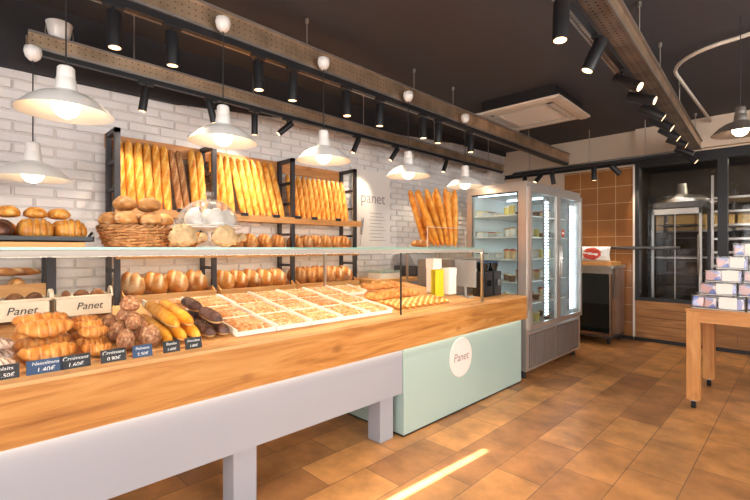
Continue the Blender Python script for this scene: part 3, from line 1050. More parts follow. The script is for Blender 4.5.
for i in range(3):
    deck_put('flake_pastry', flk[i], [-2.18, -2.30, -2.24][i], [0.61, 0.61, 0.612][i], i * 2, 'chocolate flake pastry lying on the heap, %s' % ['upper front', 'upper back', 'topmost'][i], 'pastry', 'chocolate flake pastries', [0.066, 0.066, 0.135][i], None, (0.9, 0.9, 0.8))
for i in range(2):
    deck_put('chocolate_eclair', cec, [-2.19, -2.43][i], 0.975, 0.0, 'chocolate glazed eclair lying on top, %s' % ['nearer the glass', 'farther from the glass'][i], 'eclair', 'chocolate glazed eclairs', 0.0635)
for i in range(4):
    y = [0.938, 1.012, 0.938, 1.012][i]
    x = [-2.19, -2.19, -2.43, -2.43][i]
    deck_put('chocolate_eclair', cec, x, y, 0.0, 'chocolate glazed eclair, %s row, %s' % (['front', 'back'][i // 2], ['left', 'right'][i % 2]), 'eclair', 'chocolate glazed eclairs')


def coca(w, d, seed):
    root = bpy.data.objects.new('sheet_cake', None)
    C.objects.link(root)
    bm = bmesh.new()
    lay = bm.verts.layers.float.new('score')
    n = 22
    g = [[None] * (n + 1) for _ in range(n + 1)]
    for a in range(n + 1):
        for c in range(n + 1):
            u, v = a / n * 2 - 1, c / n * 2 - 1
            edge = max(abs(u), abs(v))
            hgt = 0.030 * (1 - max(0, (edge - 0.82) / 0.18) ** 3 * 0.9)
            q = Vector((u * 6 + seed * 3, v * 6, seed))
            hgt += 0.008 * noise.noise(q) * (edge < 0.9) + 0.007 * noise.noise(q * 2.6) * (edge < 0.95)
            vt = bm.verts.new((u * d / 2, v * w / 2, max(hgt, 0.004)))
            vt[lay] = max(0, min(1, 0.9 * noise.noise(q * 1.3 + Vector((5, 5, 5))) + 0.1))
            g[a][c] = vt
    for a in range(n):
        for c in range(n):
            bm.faces.new((g[a][c], g[a + 1][c], g[a + 1][c + 1], g[a][c + 1]))
    border = [g[a][0] for a in range(n + 1)] + [g[n][c] for c in range(1, n + 1)] + [g[a][n] for a in range(n - 1, -1, -1)] + [g[0][c] for c in range(n - 1, 0, -1)]
    low = [bm.verts.new((v.co.x, v.co.y, 0.002)) for v in border]
    for k in range(len(border)):
        bm.faces.new((border[k], border[(k + 1) % len(border)], low[(k + 1) % len(border)], low[k]))
    bm.faces.new(low)
    bmesh.ops.recalc_face_normals(bm, faces=bm.faces)
    me = bpy.data.meshes.new('cake')
    bm.to_mesh(me); bm.free()
    for f in me.polygons: f.use_smooth = True
    me.materials.append(M['coca'])
    o = bpy.data.objects.new('cake', me); C.objects.link(o); o.parent = root
    e = 0.011
    X, Y = d / 2 + e, w / 2 + e
    p = MB().box(-X, X, -Y, Y, 0.0, 0.002)
    for s in (-1, 1):
        p.box(-X, X, s * Y - 0.002 - (0.002 if s > 0 else 0), s * Y + 0.002 + (0.002 if s < 0 else 0), 0.0, 0.035)
        p.box(s * X - 0.002, s * X + 0.002, -Y, Y, 0.0, 0.024)
    p.build('paper_liner', M['paper'], root)
    return root


cw = 0.205
protos = [coca(cw, 0.235, q) for q in range(3)]
used = [False] * 3
cn = 0
for row, (x, y0, n) in enumerate([(-2.19, 1.175, 5), (-2.455, 1.18, 5), (-2.715, 0.96, 7)]):
    for i in range(n):
        y = y0 + i * 0.236
        q = cn % 3
        if not used[q]:
            o = protos[q]; used[q] = True
        else:
            o = dup(protos[q])
        o.location = (x, y, deck_z(x))
        o.rotation_euler = (0, DT, rnd.uniform(-0.012, 0.012))
        tag(o, 'sugared sheet cake in white paper, %s in the %s row' % (nth(i, n), ['front', 'middle', 'back'][row]), 'sheet cake', 'sheet cakes in paper liners')
        cn += 1
# right module: croissants and sticks
stk = loaf_mesh('pastry_stick', M['pastry'], 0.24, 0.055, 0.045, 3.5, nsc=5, sang=0.5, seed=8)
for i in range(9):
    y = 2.36 + i * 0.072
    deck_put('pastry_stick', stk, -2.19, y, 0.0, 'flat golden pastry stick in the right glass bay, %s' % nth(i, 9), 'pastry', 'pastry sticks in the right glass bay')
for i in range(5):
    y = 2.38 + i * 0.115
    deck_put('croissant', cro[i % 3], -2.42, y, 0.1, 'croissant behind the pastry sticks in the right glass bay, %s' % nth(i, 5), 'croissant', 'croissants in the right glass bay', 0, None, (0.9, 1, 1))
for i in range(4):
    y = 2.62 + i * 0.12
    deck_put('croissant', cro[(i + 1) % 3], -2.72, y, 0.1, 'croissant in the rearmost row of the right glass bay, %s' % nth(i, 4), 'croissant', 'rear croissants in the right glass bay', 0, None, (0.9, 1, 1))


def boxything(name, label, cat, x0, x1, y0, y1, z0, z1, mat, lidmat=None, group=None):
    r = thing(name, label, cat, ((x0 + x1) / 2, (y0 + y1) / 2, z0), (0, 0, 0), group)
    w, d, h = (x1 - x0) / 2, (y1 - y0) / 2, z1 - z0
    MB().box(-w, w, -d, d, 0, h * 0.72, 0.002).build('carton', mat, r)
    MB().box(-w - 0.003, w + 0.003, -d - 0.003, d + 0.003, h * 0.72, h, 0.002).build('lid', lidmat or mat, r)
    return r


zc = deck_z(-2.22)
boxything('cake_carton', 'tall white cake carton behind the yellow card in the glass case', 'carton', -2.44, -2.36, 3.10, 3.22, deck_z(-2.44) + 0.001, 1.235, M['paper'])
boxything('cake_carton', 'low white cake carton right of the yellow card', 'carton', -2.33, -2.25, 3.19, 3.30, deck_z(-2.33) + 0.001, 1.15, M['paper'])
yc = thing('yellow_card', 'bright yellow folded card standing among white cartons', 'card', (-2.26, 3.06, deck_z(-2.26)))
MB().box(-0.004, 0.0, -0.06, 0.06, 0.002, 0.235).build('front_leaf', M['yellow'], yc)
MB().box(-0.05, -0.046, -0.06, 0.06, 0.008, 0.235).build('rear_leaf', M['yellow'], yc)
MB().box(-0.05, 0.0, -0.06, 0.06, 0.235, 0.239).build('fold', M['yellow'], yc)

# canvas baskets with brown rolls
rol = [lump_mesh('bread_roll', M['roll'], 0.053, 0.050, 0.044, q, 0.08, 12, 3) for q in range(4)]
brl = [lump_mesh('brown_roll', M['choc_roll'], 0.040, 0.021, 0.038, q + 3, 0.06, 8, 3, score_thr=1) for q in range(2)]
for bi, (y, w) in enumerate([(0.515, 0.25), (0.24, 0.26)]):
    x = -2.72
    bk = thing('canvas_basket', ['cream canvas basket with rope handles and black lettering, beside the rack post', 'cream canvas basket at the left edge behind the plaits'][bi], 'basket', (x, y, deck_z(x) + 0.012), (0, 0, 0), 'canvas baskets of rolls')
    o = MB().box(-0.07, -0.066, -w / 2, w / 2, 0, 0.10).box(0.066, 0.07, -w / 2, w / 2, 0, 0.10).box(-0.07, 0.07, -w / 2, -w / 2 + 0.004, 0, 0.10).box(-0.07, 0.07, w / 2 - 0.004, w / 2, 0, 0.10).box(-0.07, 0.07, -w / 2, w / 2, 0, 0.004)
    o.build('canvas_body', M['canvas'], bk)
    MB().tube([(-0.072, -w / 2, 0.1), (0.072, -w / 2, 0.1), (0.072, w / 2, 0.1), (-0.072, w / 2, 0.1), (-0.072, -w / 2, 0.1)], 0.007, 8).build('hem', M['canvas'], bk, True)
    for s in (-1, 1):
        MB().tube([(0.04 * math.cos(PI * q / 8), s * (w / 2 + 0.006), 0.09 + 0.05 * math.sin(PI * q / 8)) for q in range(9)], 0.006, 8).build('rope_handle', M['canvas'], bk, True)
    lettering('lettering', 'Panet', 0.052, M['ink'], bk, (0.0715, 0.02, 0.05), (PI / 2, 0, PI / 2), 0.25)
    for i in range(3):
        put('brown_roll', brl[i % 2], (x, y - w / 2 + 0.055 + i * (w - 0.11) / 2, deck_z(x) + 0.085), (0, 0, i), 'brown roll in the canvas basket %s, %s' % (['by the rack post', 'at the left edge'][bi], nth(i, 3)), 'bread roll', 'brown rolls in canvas baskets')

# ================================================================== ON TOP OF THE CASE
# pastry tray at left
tr = thing('baking_tray', 'black baking tray of pastries on a wooden board, top of the case at left', 'tray', (-2.38, 0.18, TOPZ), (0, 0, 0))
MB().box(-0.17, 0.17, -0.34, 0.25, 0.0, 0.022, 0.003).build('wooden_board', M['crate_wood'], tr)
o = MB().box(-0.19, 0.19, -0.36, 0.28, 0.024, 0.028).box(-0.19, -0.185, -0.36, 0.28, 0.024, 0.045).box(0.185, 0.19, -0.36, 0.28, 0.024, 0.045).box(-0.19, 0.19, -0.36, -0.355, 0.024, 0.045).box(-0.19, 0.19, 0.275, 0.28, 0.024, 0.045)
o.build('tray_pan', M['black'], tr)
MB().tube([(0.0, 0.278, 0.03), (0.0, 0.295, 0.045), (0.0, 0.312, 0.07)], 0.006, 8).build('handle', M['black'], tr, True)
TZ = TOPZ + 0.0285
pas = [loaf_mesh('danish_pastry', M['pastry'], 0.12, 0.095, 0.115, 2.4, ridges=5, ridge_amp=0.15, seed=q + 20, wob=0.10) for q in range(3)]
chp = loaf_mesh('chocolate_pastry', M['chocolate'], 0.11, 0.088, 0.10, 2.4, ridges=4, ridge_amp=0.12, seed=31, wob=0.12)
lst = [(-2.26, -0.06, 0.1, 0), (-2.26, 0.05, 0.0, 1), (-2.26, 0.152, 0.0, 9), (-2.26, 0.268, 1.57, 2), (-2.26, 0.388, 1.57, 0), (-2.385, 0.03, 0, 1), (-2.385, 0.145, 0, 2), (-2.385, 0.26, 0, 0), (-2.385, 0.375, 0, 1), (-2.51, 0.06, 0.0, 1), (-2.51, 0.18, 0, 2), (-2.51, 0.3, 0.0, 0)]
for i, (x, y, rz, q) in enumerate(lst):
    me = chp if q == 9 else pas[q]
    rowp = ['front', 'middle', 'back'][0 if i < 5 else (1 if i < 9 else 2)]
    nrow = [5, 4, 3][0 if i < 5 else (1 if i < 9 else 2)]
    base = 0 if i < 5 else (5 if i < 9 else 9)
    put('chocolate_pastry' if q == 9 else 'danish_pastry', me, (x, y, TZ), (0, 0, rz), ('dark chocolate pastry among golden ones on the black tray' if q == 9 else 'golden pastry on the black tray, %s row, %s' % (rowp, nth(i - base, nrow))), 'pastry', None if q == 9 else 'pastries on the black tray')
for i, (x, y) in enumerate([(-2.37, 0.09), (-2.37, -0.02), (-2.40, 0.19), (-2.42, 0.285), (-2.42, 0.37)]):
    put('danish_pastry', pas[i % 3], (x, y, TZ + 0.098), (0, 0.0, 0.1 * i), 'golden pastry on top of the heap on the black tray, %s' % ['second from the left', 'leftmost', 'third from the left', 'fourth from the left', 'rightmost'][i], 'pastry', 'pastries on the black tray', (0.8, 0.8, 0.55))

# wicker basket with rolls
bx, by = -2.36, 0.68
bk = thing('wicker_basket', 'round wicker basket heaped with rolls, beside the glass cake dome', 'basket', (bx, by, TOPZ + 0.004))
wv = MB()
rows = 7
for q in range(rows):
    zz = 0.006 + q * 0.0125
    R = 0.135 + 0.029 * (q / (rows - 1)) ** 0.8
    pts = [((R + 0.006 * math.cos(12 * a + PI * (q % 2))) * math.cos(a), (R + 0.006 * math.cos(12 * a + PI * (q % 2))) * math.sin(a), zz + 0.003 * math.sin(5 * a + q)) for a in [2 * PI * k / 72 for k in range(73)]]
    wv.tube(pts, 0.0065, 6, False)
wv.build('weave', M['wicker'], bk, True)
st = MB()
for q in range(24):
    a = 2 * PI * q / 24
    st.tube([(0.135 * math.cos(a), 0.135 * math.sin(a), 0.0), (0.153 * math.cos(a), 0.153 * math.sin(a), 0.04), (0.163 * math.cos(a), 0.163 * math.sin(a), 0.088)], 0.004, 6)
st.build('stake', M['wicker'], bk, True)
rm = MB()
for s in (0, PI):
    rm.tube([((0.163 + 0.007 * math.cos(16 * a + s)) * math.cos(a), (0.163 + 0.007 * math.cos(16 * a + s)) * math.sin(a), 0.091 + 0.007 * math.sin(16 * a + s)) for a in [2 * PI * k / 128 for k in range(129)]], 0.0065, 6, False)
rm.build('braided_rim', M['wicker'], bk, True)
MB().lathe([(0.0, 0.0), (0.128, 0.0), (0.128, 0.004), (0, 0.004)], 30).build('base', M['wicker'], bk)
rl = []
for q in range(6):
    a = 2 * PI * q / 6 + 0.3
    rl.append((bx + 0.113 * math.cos(a), by + 0.113 * math.sin(a), TOPZ + 0.104))
rl.append((bx, by, TOPZ + 0.100))
for q in range(4):
    a = 2 * PI * q / 4 + 0.5
    rl.append((bx + 0.076 * math.cos(a), by + 0.076 * math.sin(a), TOPZ + 0.104 + 0.076))
for i, p in enumerate(rl):
    put('bread_roll', rol[i % 4], p, (rnd.uniform(-0.15, 0.15), rnd.uniform(-0.15, 0.15), i), 'round roll in the wicker basket, %s, %s' % (('lower ring', ORD[i] + ' anticlockwise from the customer side') if i < 6 else (('lower layer', 'in the middle') if i == 6 else ('upper layer', ORD[i - 7] + ' anticlockwise from the customer side'))), 'bread roll', 'rolls in the wicker basket')

# cake dome on a stand
dx_, dy_ = -2.36, 1.043
dm = thing('cake_dome', 'clear glass cake dome on a footed stand, holding cream cakes', 'cake dome', (dx_, dy_, TOPZ))
MB().lathe([(0, 0), (0.07, 0.0), (0.06, 0.012), (0.018, 0.03), (0.016, 0.08), (0.05, 0.098), (0.175, 0.104), (0.180, 0.112), (0.168, 0.110), (0.0, 0.108)], 44).build('stand', M['white'], dm, True)
pr = [(0.166, 0.1135), (0.168, 0.120)]
pr += [(0.168 * math.cos(PI / 2 * q / 14), 0.120 + 0.150 * math.sin(PI / 2 * q / 14)) for q in range(1, 14)]
pr2 = [(max(r - 0.004, 0.002), z_ - 0.004) for r, z_ in reversed(pr[2:])] + [(0.164, 0.120), (0.162, 0.1135)]
MB().lathe(pr + [(0.0, 0.270), (0.0, 0.2655)] + pr2, 48).build('dome', M['dome_glass'], dm, True)
MB().lathe([(0.0, 0.2705), (0.014, 0.2705), (0.012, 0.284), (0.028, 0.290), (0.028, 0.308), (0.0, 0.312)], 20).build('knob', M['dome_glass'], dm, True, 0.7)
MB().tube([(0.170 * math.cos(2 * PI * q / 48), 0.170 * math.sin(2 * PI * q / 48), 0.1185) for q in range(49)], 0.0035, 8, False).build('rim', M['cream_metal'], dm, True)
crm = [lump_mesh('cream_cake', M['cream'], 0.043, 0.043, 0.066, q, 0.09, 12, 3) for q in range(2)]
for i in range(6):
    a = 2 * PI * i / 5
    p = (dx_ + 0.097 * math.cos(a), dy_ + 0.097 * math.sin(a)) if i < 5 else (dx_, dy_)
    put('cream_cake', crm[i % 2], (p[0], p[1], TOPZ + 0.1125), (0, 0, i), 'white cream cake under the glass dome, %s' % (ORD[i] + ' of the ring, anticlockwise from the customer side' if i < 5 else 'in the middle'), 'cake', 'cream cakes under the dome')
# bagged bread around the stand
bagm = [lump_mesh('bread_bag', M['kraft'], 0.066, 0.045, 0.070, q + 40, 0.22, 22, 4, score_thr=1) for q in range(3)]
for i, (x, y, rz) in enumerate([(-2.165, 0.83, 1.57), (-2.135, 1.03, 1.57), (-2.64, 0.92, 1.57)]):
    bgx = thing('bread_bag', 'tan paper bag of bread on the glass top, %s' % ['between basket and cake dome', 'in front of the cake dome stand', 'behind the cake dome stand'][i], 'paper bag', (x, y, TOPZ), (0, 0, rz), 'paper bags of bread by the cake dome')
    o = bpy.data.objects.new('bag', bagm[i]); C.objects.link(o); o.parent = bgx
    MB().tube([(0.065, 0, 0.035), (0.085, 0, 0.045), (0.105, 0.01, 0.055)], [0.018, 0.012, 0.026], 10).build('twisted_neck', M['kraft'], bgx, True)

# clear bin with baguettes, right end
bag = [loaf_mesh('baguette', M['baguette'], 0.55, 0.072, 0.076, 5.0, nsc=4, sang=1.22, sdepth=0.07, swid=0.2, seed=q, wob=0.04, seg=54, bend=rnd.uniform(-0.005, 0.005)) for q in range(4)]
seed_b = [loaf_mesh('seeded_baguette', M['baguette_dark'], 0.56, 0.058, 0.066, 6.0, nsc=4, sang=1.25, sdepth=0.06, swid=0.2, seed=q + 50, wob=0.05, seg=54) for q in range(2)]
slim_b = [loaf_mesh('baguette', M['baguette'], 0.58, 0.063, 0.076, 6.0, nsc=4, sang=1.26, sdepth=0.08, swid=0.2, seed=q + 30, wob=0.035, seg=54, bend=rnd.uniform(-0.003, 0.003)) for q in range(4)]
bin_b = [loaf_mesh('baguette', M['baguette'], 0.51, 0.060, 0.072, 4.5, nsc=4, sang=1.22, sdepth=0.10, swid=0.22, seed=q + 35, wob=0.05, seg=54, bend=rnd.uniform(-0.004, 0.004)) for q in range(4)]
short_b = [loaf_mesh('short_baguette', M['baguette'], 0.49, 0.060, 0.074, 5.0, nsc=4, sang=1.2, sdepth=0.08, swid=0.2, seed=q + 60, wob=0.04, seg=48, bend=rnd.uniform(-0.003, 0.003)) for q in range(3)]
bn = thing('clear_bread_bin', 'clear acrylic bin holding baguettes, on the right end of the case top', 'bread bin', (-2.34, 3.05, TOPZ))
hx, hy, hh = 0.17, 0.275, 0.17
MB().box(hx - 0.004, hx, -hy, hy, 0.0, hh).box(-hx, -hx + 0.004, -hy, hy, 0, hh + 0.08).box(-hx, hx, -hy, -hy + 0.004, 0, hh).box(-hx, hx, hy - 0.004, hy, 0, hh).box(-hx, hx, -hy, hy, 0, 0.004).build('bin_wall', M['film'], bn)
MB().tube([(hx - 0.002, -hy, 0), (hx - 0.002, -hy, hh)], 0.003, 6).tube([(hx - 0.002, hy, 0), (hx - 0.002, hy, hh)], 0.003, 6).tube([(hx - 0.002, -hy, hh), (hx - 0.002, hy, hh)], 0.003, 6).build('bright_edge', M['cream_metal'], bn)


def lean(o_me, base, top, label, cat, group, name='baguette', roll=0.0, L=0.55):
    """stand a loaf from base point along direction to top"""
    b_, t_ = Vector(base), Vector(top)
    d = (t_ - b_).normalized()
    q = d.to_track_quat('X', 'Z').to_matrix().to_4x4()
    Mx = q @ Matrix.Rotation(roll, 4, 'X')
    c = b_ + d * (L / 2)
    # centre the loaf's own thickness on the line
    c = c - (Mx.to_3x3() @ Vector((0, 0, 0.03)))
    return put(name, o_me, c, Mx.to_euler(), label, cat, group)


bl_ = []
for k, x in enumerate((-2.222, -2.310, -2.398)):
    for y0, dy in ((2.985, -0.29), (3.055, -0.23), (3.122, -0.16), (3.185, -0.09), (3.246, -0.01), (3.262, 0.05)):
        if (k and y0 < 3.0) or (k != 1 and y0 > 3.25) or (k == 1 and 3.2 < y0 < 3.25):
            continue
        bl_.append((x, y0 - 0.006 * k, x - 0.02 * k, y0 - 0.006 * k + dy * (1 - 0.12 * k), k))
cnt = [0, 0, 0]
for i, (x0, y0, x1, y1, k) in enumerate(bl_):
    ln = 0.51
    dz = math.sqrt(ln * ln - (x1 - x0) ** 2 - (y1 - y0) ** 2)
    zb = TOPZ + 0.010 + 0.050 * abs(y1 - y0) / 0.5
    lean(bin_b[i % 4], (x0, y0, zb), (x1, y1, zb + dz), 'golden baguette leaning in the clear bin, %s row, %s' % (['front', 'middle', 'back'][k], nth(cnt[k], (5, 4, 4)[k])), 'baguette', 'baguettes in the clear bin', L=ln)
    cnt[k] += 1
lf1 = loaf_mesh('batard_loaf', M['loaf_dark'], 0.20, 0.08, 0.08, 2.6, nsc=3, sang=0.7, seed=70)
put('batard_loaf', lf1, (-2.30, 2.845, TOPZ + 0.006), (0, 0, 0), 'short loaf lying in the bottom of the clear bin', 'loaf')

# ================================================================== BREAD RACKS
XF, XB = -3.50, -3.76
rk = thing('bread_rack', 'tall black metal bread rack with wooden shelves against the brick wall', 'shelf rack', (0, 0, 0))
posts = [0.88, 1.60, 2.385, 3.20]
for y in posts:
    u = MB()
    u.box(XF - 0.035, XF, y - 0.018, y + 0.018, 0, 2.2).box(XB, XB + 0.03, y - 0.018, y + 0.018, 0, 2.2).box(XB, XF, y - 0.018, y + 0.018, 2.165, 2.2)
    for zz in (0.5, 0.8, 1.15, 1.45, 1.75, 1.95):
        u.box(XB + 0.03, XF - 0.035, y - 0.012, y + 0.012, zz, zz + 0.025)
    u.build('side_frame', M['rack_steel'], rk)
MB().box(XB - 0.018, XB - 0.001, 0.86, 3.22, 2.09, 2.20).build('back_board', M['shelf_wood'], rk)
for a, b_ in zip(posts, posts[1:]):
    y0, y1 = a + 0.02, b_ - 0.02
    MB().box(XB, XF - 0.036, y0, y1, 1.575, 1.595).build('shelf', M['shelf_wood'], rk)
    MB().box(XB, XF + 0.02, y0, y1, 1.265, 1.285).build('shelf', M['shelf_wood'], rk)
    MB().prism([(XB, 0.985), (XF + 0.06, 0.945), (XF + 0.06, 0.925), (XB, 0.965)], 'Y', y0, y1).build('shelf', M['shelf_wood'], rk)
    MB().box(XF + 0.06, XF + 0.078, y0, y1, 0.925, 0.985).build('shelf_lip', M['crate_wood'], rk)
    for ys_ in (y0, y1 - 0.010):
        MB().prism([(XF + 0.002, 0.954), (XF + 0.0595, 0.946), (XF + 0.0595, 0.985), (XF + 0.002, 1.02)], 'Y', ys_, ys_ + 0.010).build('shelf_side', M['crate_wood'], rk)
    MB().box(XB, XF, y0, y1, 0.45, 0.47).build('shelf', M['shelf_wood'], rk)
MB().box(XF + 0.002, XF + 0.024, 0.86, 3.26, 1.565, 1.625, 0.002).build('shelf_lip', M['crate_wood'], rk)
MB().box(XF + 0.021, XF + 0.038, 0.86, 3.22, 1.25, 1.30, 0.002).build('shelf_lip', M['crate_wood'], rk)
# lit strips below the shelf edges
M['shelf_led'] = emit('shelf_led', (255, 222, 170), 11)
for a, b_ in zip(posts, posts[1:]):
    MB().box(XF - 0.03, XF - 0.005, a + 0.03, b_ - 0.03, 1.568, 1.575).build('light_strip', M['shelf_led'], rk)
    MB().box(XF - 0.01, XF + 0.018, a + 0.03, b_ - 0.03, 1.258, 1.265).build('light_strip', M['shelf_led'], rk)
# small price tags on the top shelf
for i, y in enumerate([1.32, 1.86, 2.18, 2.42, 2.62, 2.93]):
    c = thing('shelf_tag', 'small black shelf tag below the baguettes, %s' % nth(i, 6), 'price tag', (XF + 0.0245, y, 1.612), (0, 0, 0), 'shelf tags under the baguettes')
    MB().box(0, 0.003, -0.035, 0.035, 0.0, 0.028).build('card', M['slate'], c)
    MB().box(-0.02, 0.004, -0.012, 0.012, 0.026, 0.032).build('clip', M['galv'], c)


def stand_bag(i, n, y, kind, ln, lean_y, bay, top_x=-3.695):
    me = {'b': slim_b[i % 4], 's': seed_b[i % 2], 'h': short_b[i % 3]}[kind]
    base = (-3.585 + rnd.uniform(-0.008, 0.008), y, 1.600)
    dx = top_x - base[0]
    dz = math.sqrt(ln * ln - dx * dx - lean_y * lean_y)
    nm = {'b': 'baguette', 's': 'seeded_baguette', 'h': 'short_baguette'}[kind]
    lab = {'b': 'golden baguette', 's': 'brown seeded baguette', 'h': 'shorter golden baguette'}[kind]
    lean(me, base, (top_x, y + lean_y, 1.600 + dz), '%s standing in the %s bay of the tall rack, %s' % (lab, bay, nth(i, n)), 'baguette', 'baguettes on the tall rack', nm, rnd.uniform(-0.15, 0.15), ln)


lst = [(0.933 + 0.0655 * q, 'b', 0.0) for q in range(6)] + [(1.362, 's', -0.045), (1.421, 's', -0.045), (1.483, 'b', 0.0), (1.549, 'b', 0.0)]
for i, (y, k_, ly) in enumerate(lst):
    stand_bag(i, len(lst), y, k_, 0.58 if k_ == 'b' else 0.56, ly, 'left')
lst = [(1.672 + 0.0655 * q, -0.015) for q in range(3)] + [(1.918 + 0.0675 * q, -0.075) for q in range(7)]
for i, (y, ly) in enumerate(lst):
    stand_bag(i, len(lst), y, 'b', 0.58, ly, 'middle')
for i in range(12):
    stand_bag(i, 12, 2.442 + 0.0645 * i, 'h', 0.49, 0.0, 'right')

# loaves
lf = [loaf_mesh('country_loaf', M['loaf'], 0.24, 0.126, 0.235, 3.0, nsc=3, sang=0.45, swid=0.30, sdepth=0.16, seed=q, wob=0.10) for q in range(3)]
lm = [loaf_mesh('batard_loaf', M['loaf'], 0.24, 0.112, 0.22, 2.6, nsc=3, sang=0.5, swid=0.3, sdepth=0.12, seed=q + 10, wob=0.08) for q in range(3)]
ld = [loaf_mesh('dark_loaf', M['loaf_dark'], 0.24, 0.110, 0.23, 2.4, nsc=4, sang=0.7, sdepth=0.12, seed=q + 15, wob=0.08) for q in range(3)]
ST = math.atan(0.04 / 0.32)


def lower_z(x): return 0.985 + (XB - x) * 0.125


def lower(i, n, y, me, nm, lab, bay, rz, x=-3.605, lift=0.002):
    R = Matrix.Rotation(ST, 4, 'Y') @ Matrix.Rotation(rz, 4, 'Z')
    put(nm, me, (x, y, lower_z(x) + lift), R.to_euler(), '%s, lower shelf of the tall rack, %s bay, %s' % (lab, bay, nth(i, n)), 'loaf', 'loaves on the lower rack shelf')


for i, y in enumerate([0.99, 1.15, 1.31, 1.465]):
    lower(i, 4, y, lf[i % 3], 'country_loaf', 'big floury country loaf', 'left', 0.5)
for i, y in enumerate([1.715, 1.843, 1.971, 2.10, 2.24]):
    me = [lm[0], lm[1], lm[2], lm[1], lm[0]][i]
    lower(i, 5, y, me, 'batard_loaf', 'floury batard loaf', 'middle', 0.42)
for i in range(6):
    y = 2.49 + i * 0.1215
    lower(i, 6, y, (ld if i < 4 else lm)[i % 3], 'dark_loaf', 'brown loaf', 'right', 0.3)
for i in range(4):
    y = 0.99 + 0.17 * i
    put('dark_loaf', ld[i % 3], (-3.61, y, 1.2865), (0, 0, 0), 'dark loaf, middle shelf of the tall rack, left bay, %s' % nth(i, 4), 'loaf', 'loaves on the middle rack shelf')
for i in range(5):
    y = 1.69 + 0.145 * i
    put('dark_loaf', ld[i % 3], (-3.61, y, 1.2865), (0, 0, 0), 'dark loaf, middle shelf of the tall rack, centre bay, %s' % nth(i, 5), 'loaf', 'loaves on the middle rack shelf')
for i in range(6):
    y = 2.475 + 0.126 * i
    put('batard_loaf', [ld[0], ld[1], ld[2]][i % 3], (-3.61, y, 1.2865), (0, 0, 0), 'dark loaf, middle shelf of the tall rack, right bay, %s' % nth(i, 6), 'loaf', 'loaves on the middle rack shelf')

lr = thing('low_bread_rack', 'low black rack with a deep wooden tray at the left edge', 'shelf rack', (0, 0, 0))
for y in (-0.45, 0.495):
    MB().box(XF - 0.035, XF, y - 0.025, y + 0.025, 0, 1.31).box(XB, XB + 0.03, y - 0.02, y + 0.02, 0, 1.31).box(XB, XF, y - 0.02, y + 0.02, 1.28, 1.31).build('side_frame', M['rack_steel'], lr)
MB().box(XB, XF - 0.036, -0.42, 0.465, 0.99, 1.01).build('shelf', M['shelf_wood'], lr)
MB().box(XF - 0.034, XF - 0.014, -0.42, 0.468, 0.985, 1.10).build('shelf_lip', M['crate_wood'], lr)
for i, y in enumerate([-0.13, 0.02, 0.165, 0.30]):
    put('dark_loaf', ld[i % 3], (-3.645, y + 0.03, 1.012), (0, 0, 0.0), 'dark loaf lying in the deep tray of the low rack, %s' % nth(i, 4), 'loaf', 'dark loaves in the low rack', (0.8, 1, 0.7))
lt_ = loaf_mesh('thin_loaf', M['loaf_dark'], 0.30, 0.10, 0.07, 3.5, nsc=3, seed=77)
for i, (y, z_) in enumerate([(0.0, 1.148), (0.31, 1.148)]):
    put('thin_loaf', lt_, (-3.645, y, z_), (0, 0, 1.5), 'long thin dark loaf on top of the low rack tray heap, %s' % ['left', 'right'][i], 'loaf', 'thin loaves in the low rack')

# ---- wall lettering, menu poster and the back counter with the slicer
sg = thing('menu_poster', 'white menu poster with a grey wheat drawing on the brick wall', 'poster', (XW + 0.024, 3.72, 1.30))
MB().box(0, 0.004, -0.33, 0.33, 0.0, 0.98).build('sheet', M['white_wall'], sg)
lettering('lettering', 'panet', 0.19, M['logo_grey'], sg, (0.0045, 0.02, 0.64), (PI / 2, 0, PI / 2), 0.0)
ln_ = MB()
for q in range(9):
    ln_.box(0.0042, 0.0048, -0.05 + 0.02 * (q % 2), 0.24 - 0.03 * (q % 3), 0.12 + q * 0.042, 0.126 + q * 0.042)
ln_.build('menu_text', M['logo_grey'], sg)
wh = MB().tube([(0.0045, -0.2, 0.06), (0.0045, -0.16, 0.36)], 0.003, 6)
for q in range(7):
    for s in (-1, 1):
        c = Vector((0.0045, -0.183 + q * 0.004, 0.19 + q * 0.028))
        wh.tube([c, c + Vector((0, s * 0.016, 0.018)), c + Vector((0, s * 0.02, 0.042))], [0.003, 0.006, 0.001], 6)
wh.build('wheat_drawing', M['logo_grey'], sg)

bc = thing('back_counter', 'narrow wooden back counter along the brick wall behind the display case', 'counter', (0, 0, 0))
MB().box(-3.77, -3.30, 3.30, 5.6, 0.94, 0.98, 0.003).build('worktop', M['crate_wood'], bc)
MB().box(-3.75, -3.36, 3.32, 5.58, 0.05, 0.94).build('cabinet', M['grey_plastic'], bc)
sl = thing('bread_slicer', 'grey bread slicing machine on the back counter', 'bread slicer', (-3.53, 4.35, 0.981))
MB().box(-0.18, 0.18, -0.30, 0.30, 0.0, 0.13, 0.01).build('base', M['dark_steel'], sl)
MB().prism([(-0.18, 0.13), (0.16, 0.13), (0.05, 0.27), (-0.18, 0.27)], 'Y', -0.26, 0.26).build('hood', M['grey_plastic'], sl)
MB().tube([(0.17, -0.2, 0.16), (0.2, -0.2, 0.2), (0.2, 0.2, 0.2), (0.17, 0.2, 0.16)], 0.01, 8).build('handle', M['steel'], sl, True)
boxything('cardboard_box', 'pale box with a turquoise lid on the back counter', 'box', -3.56, -3.36, 3.45, 3.80, 0.981, 1.07, M['paper'], M['mint'])

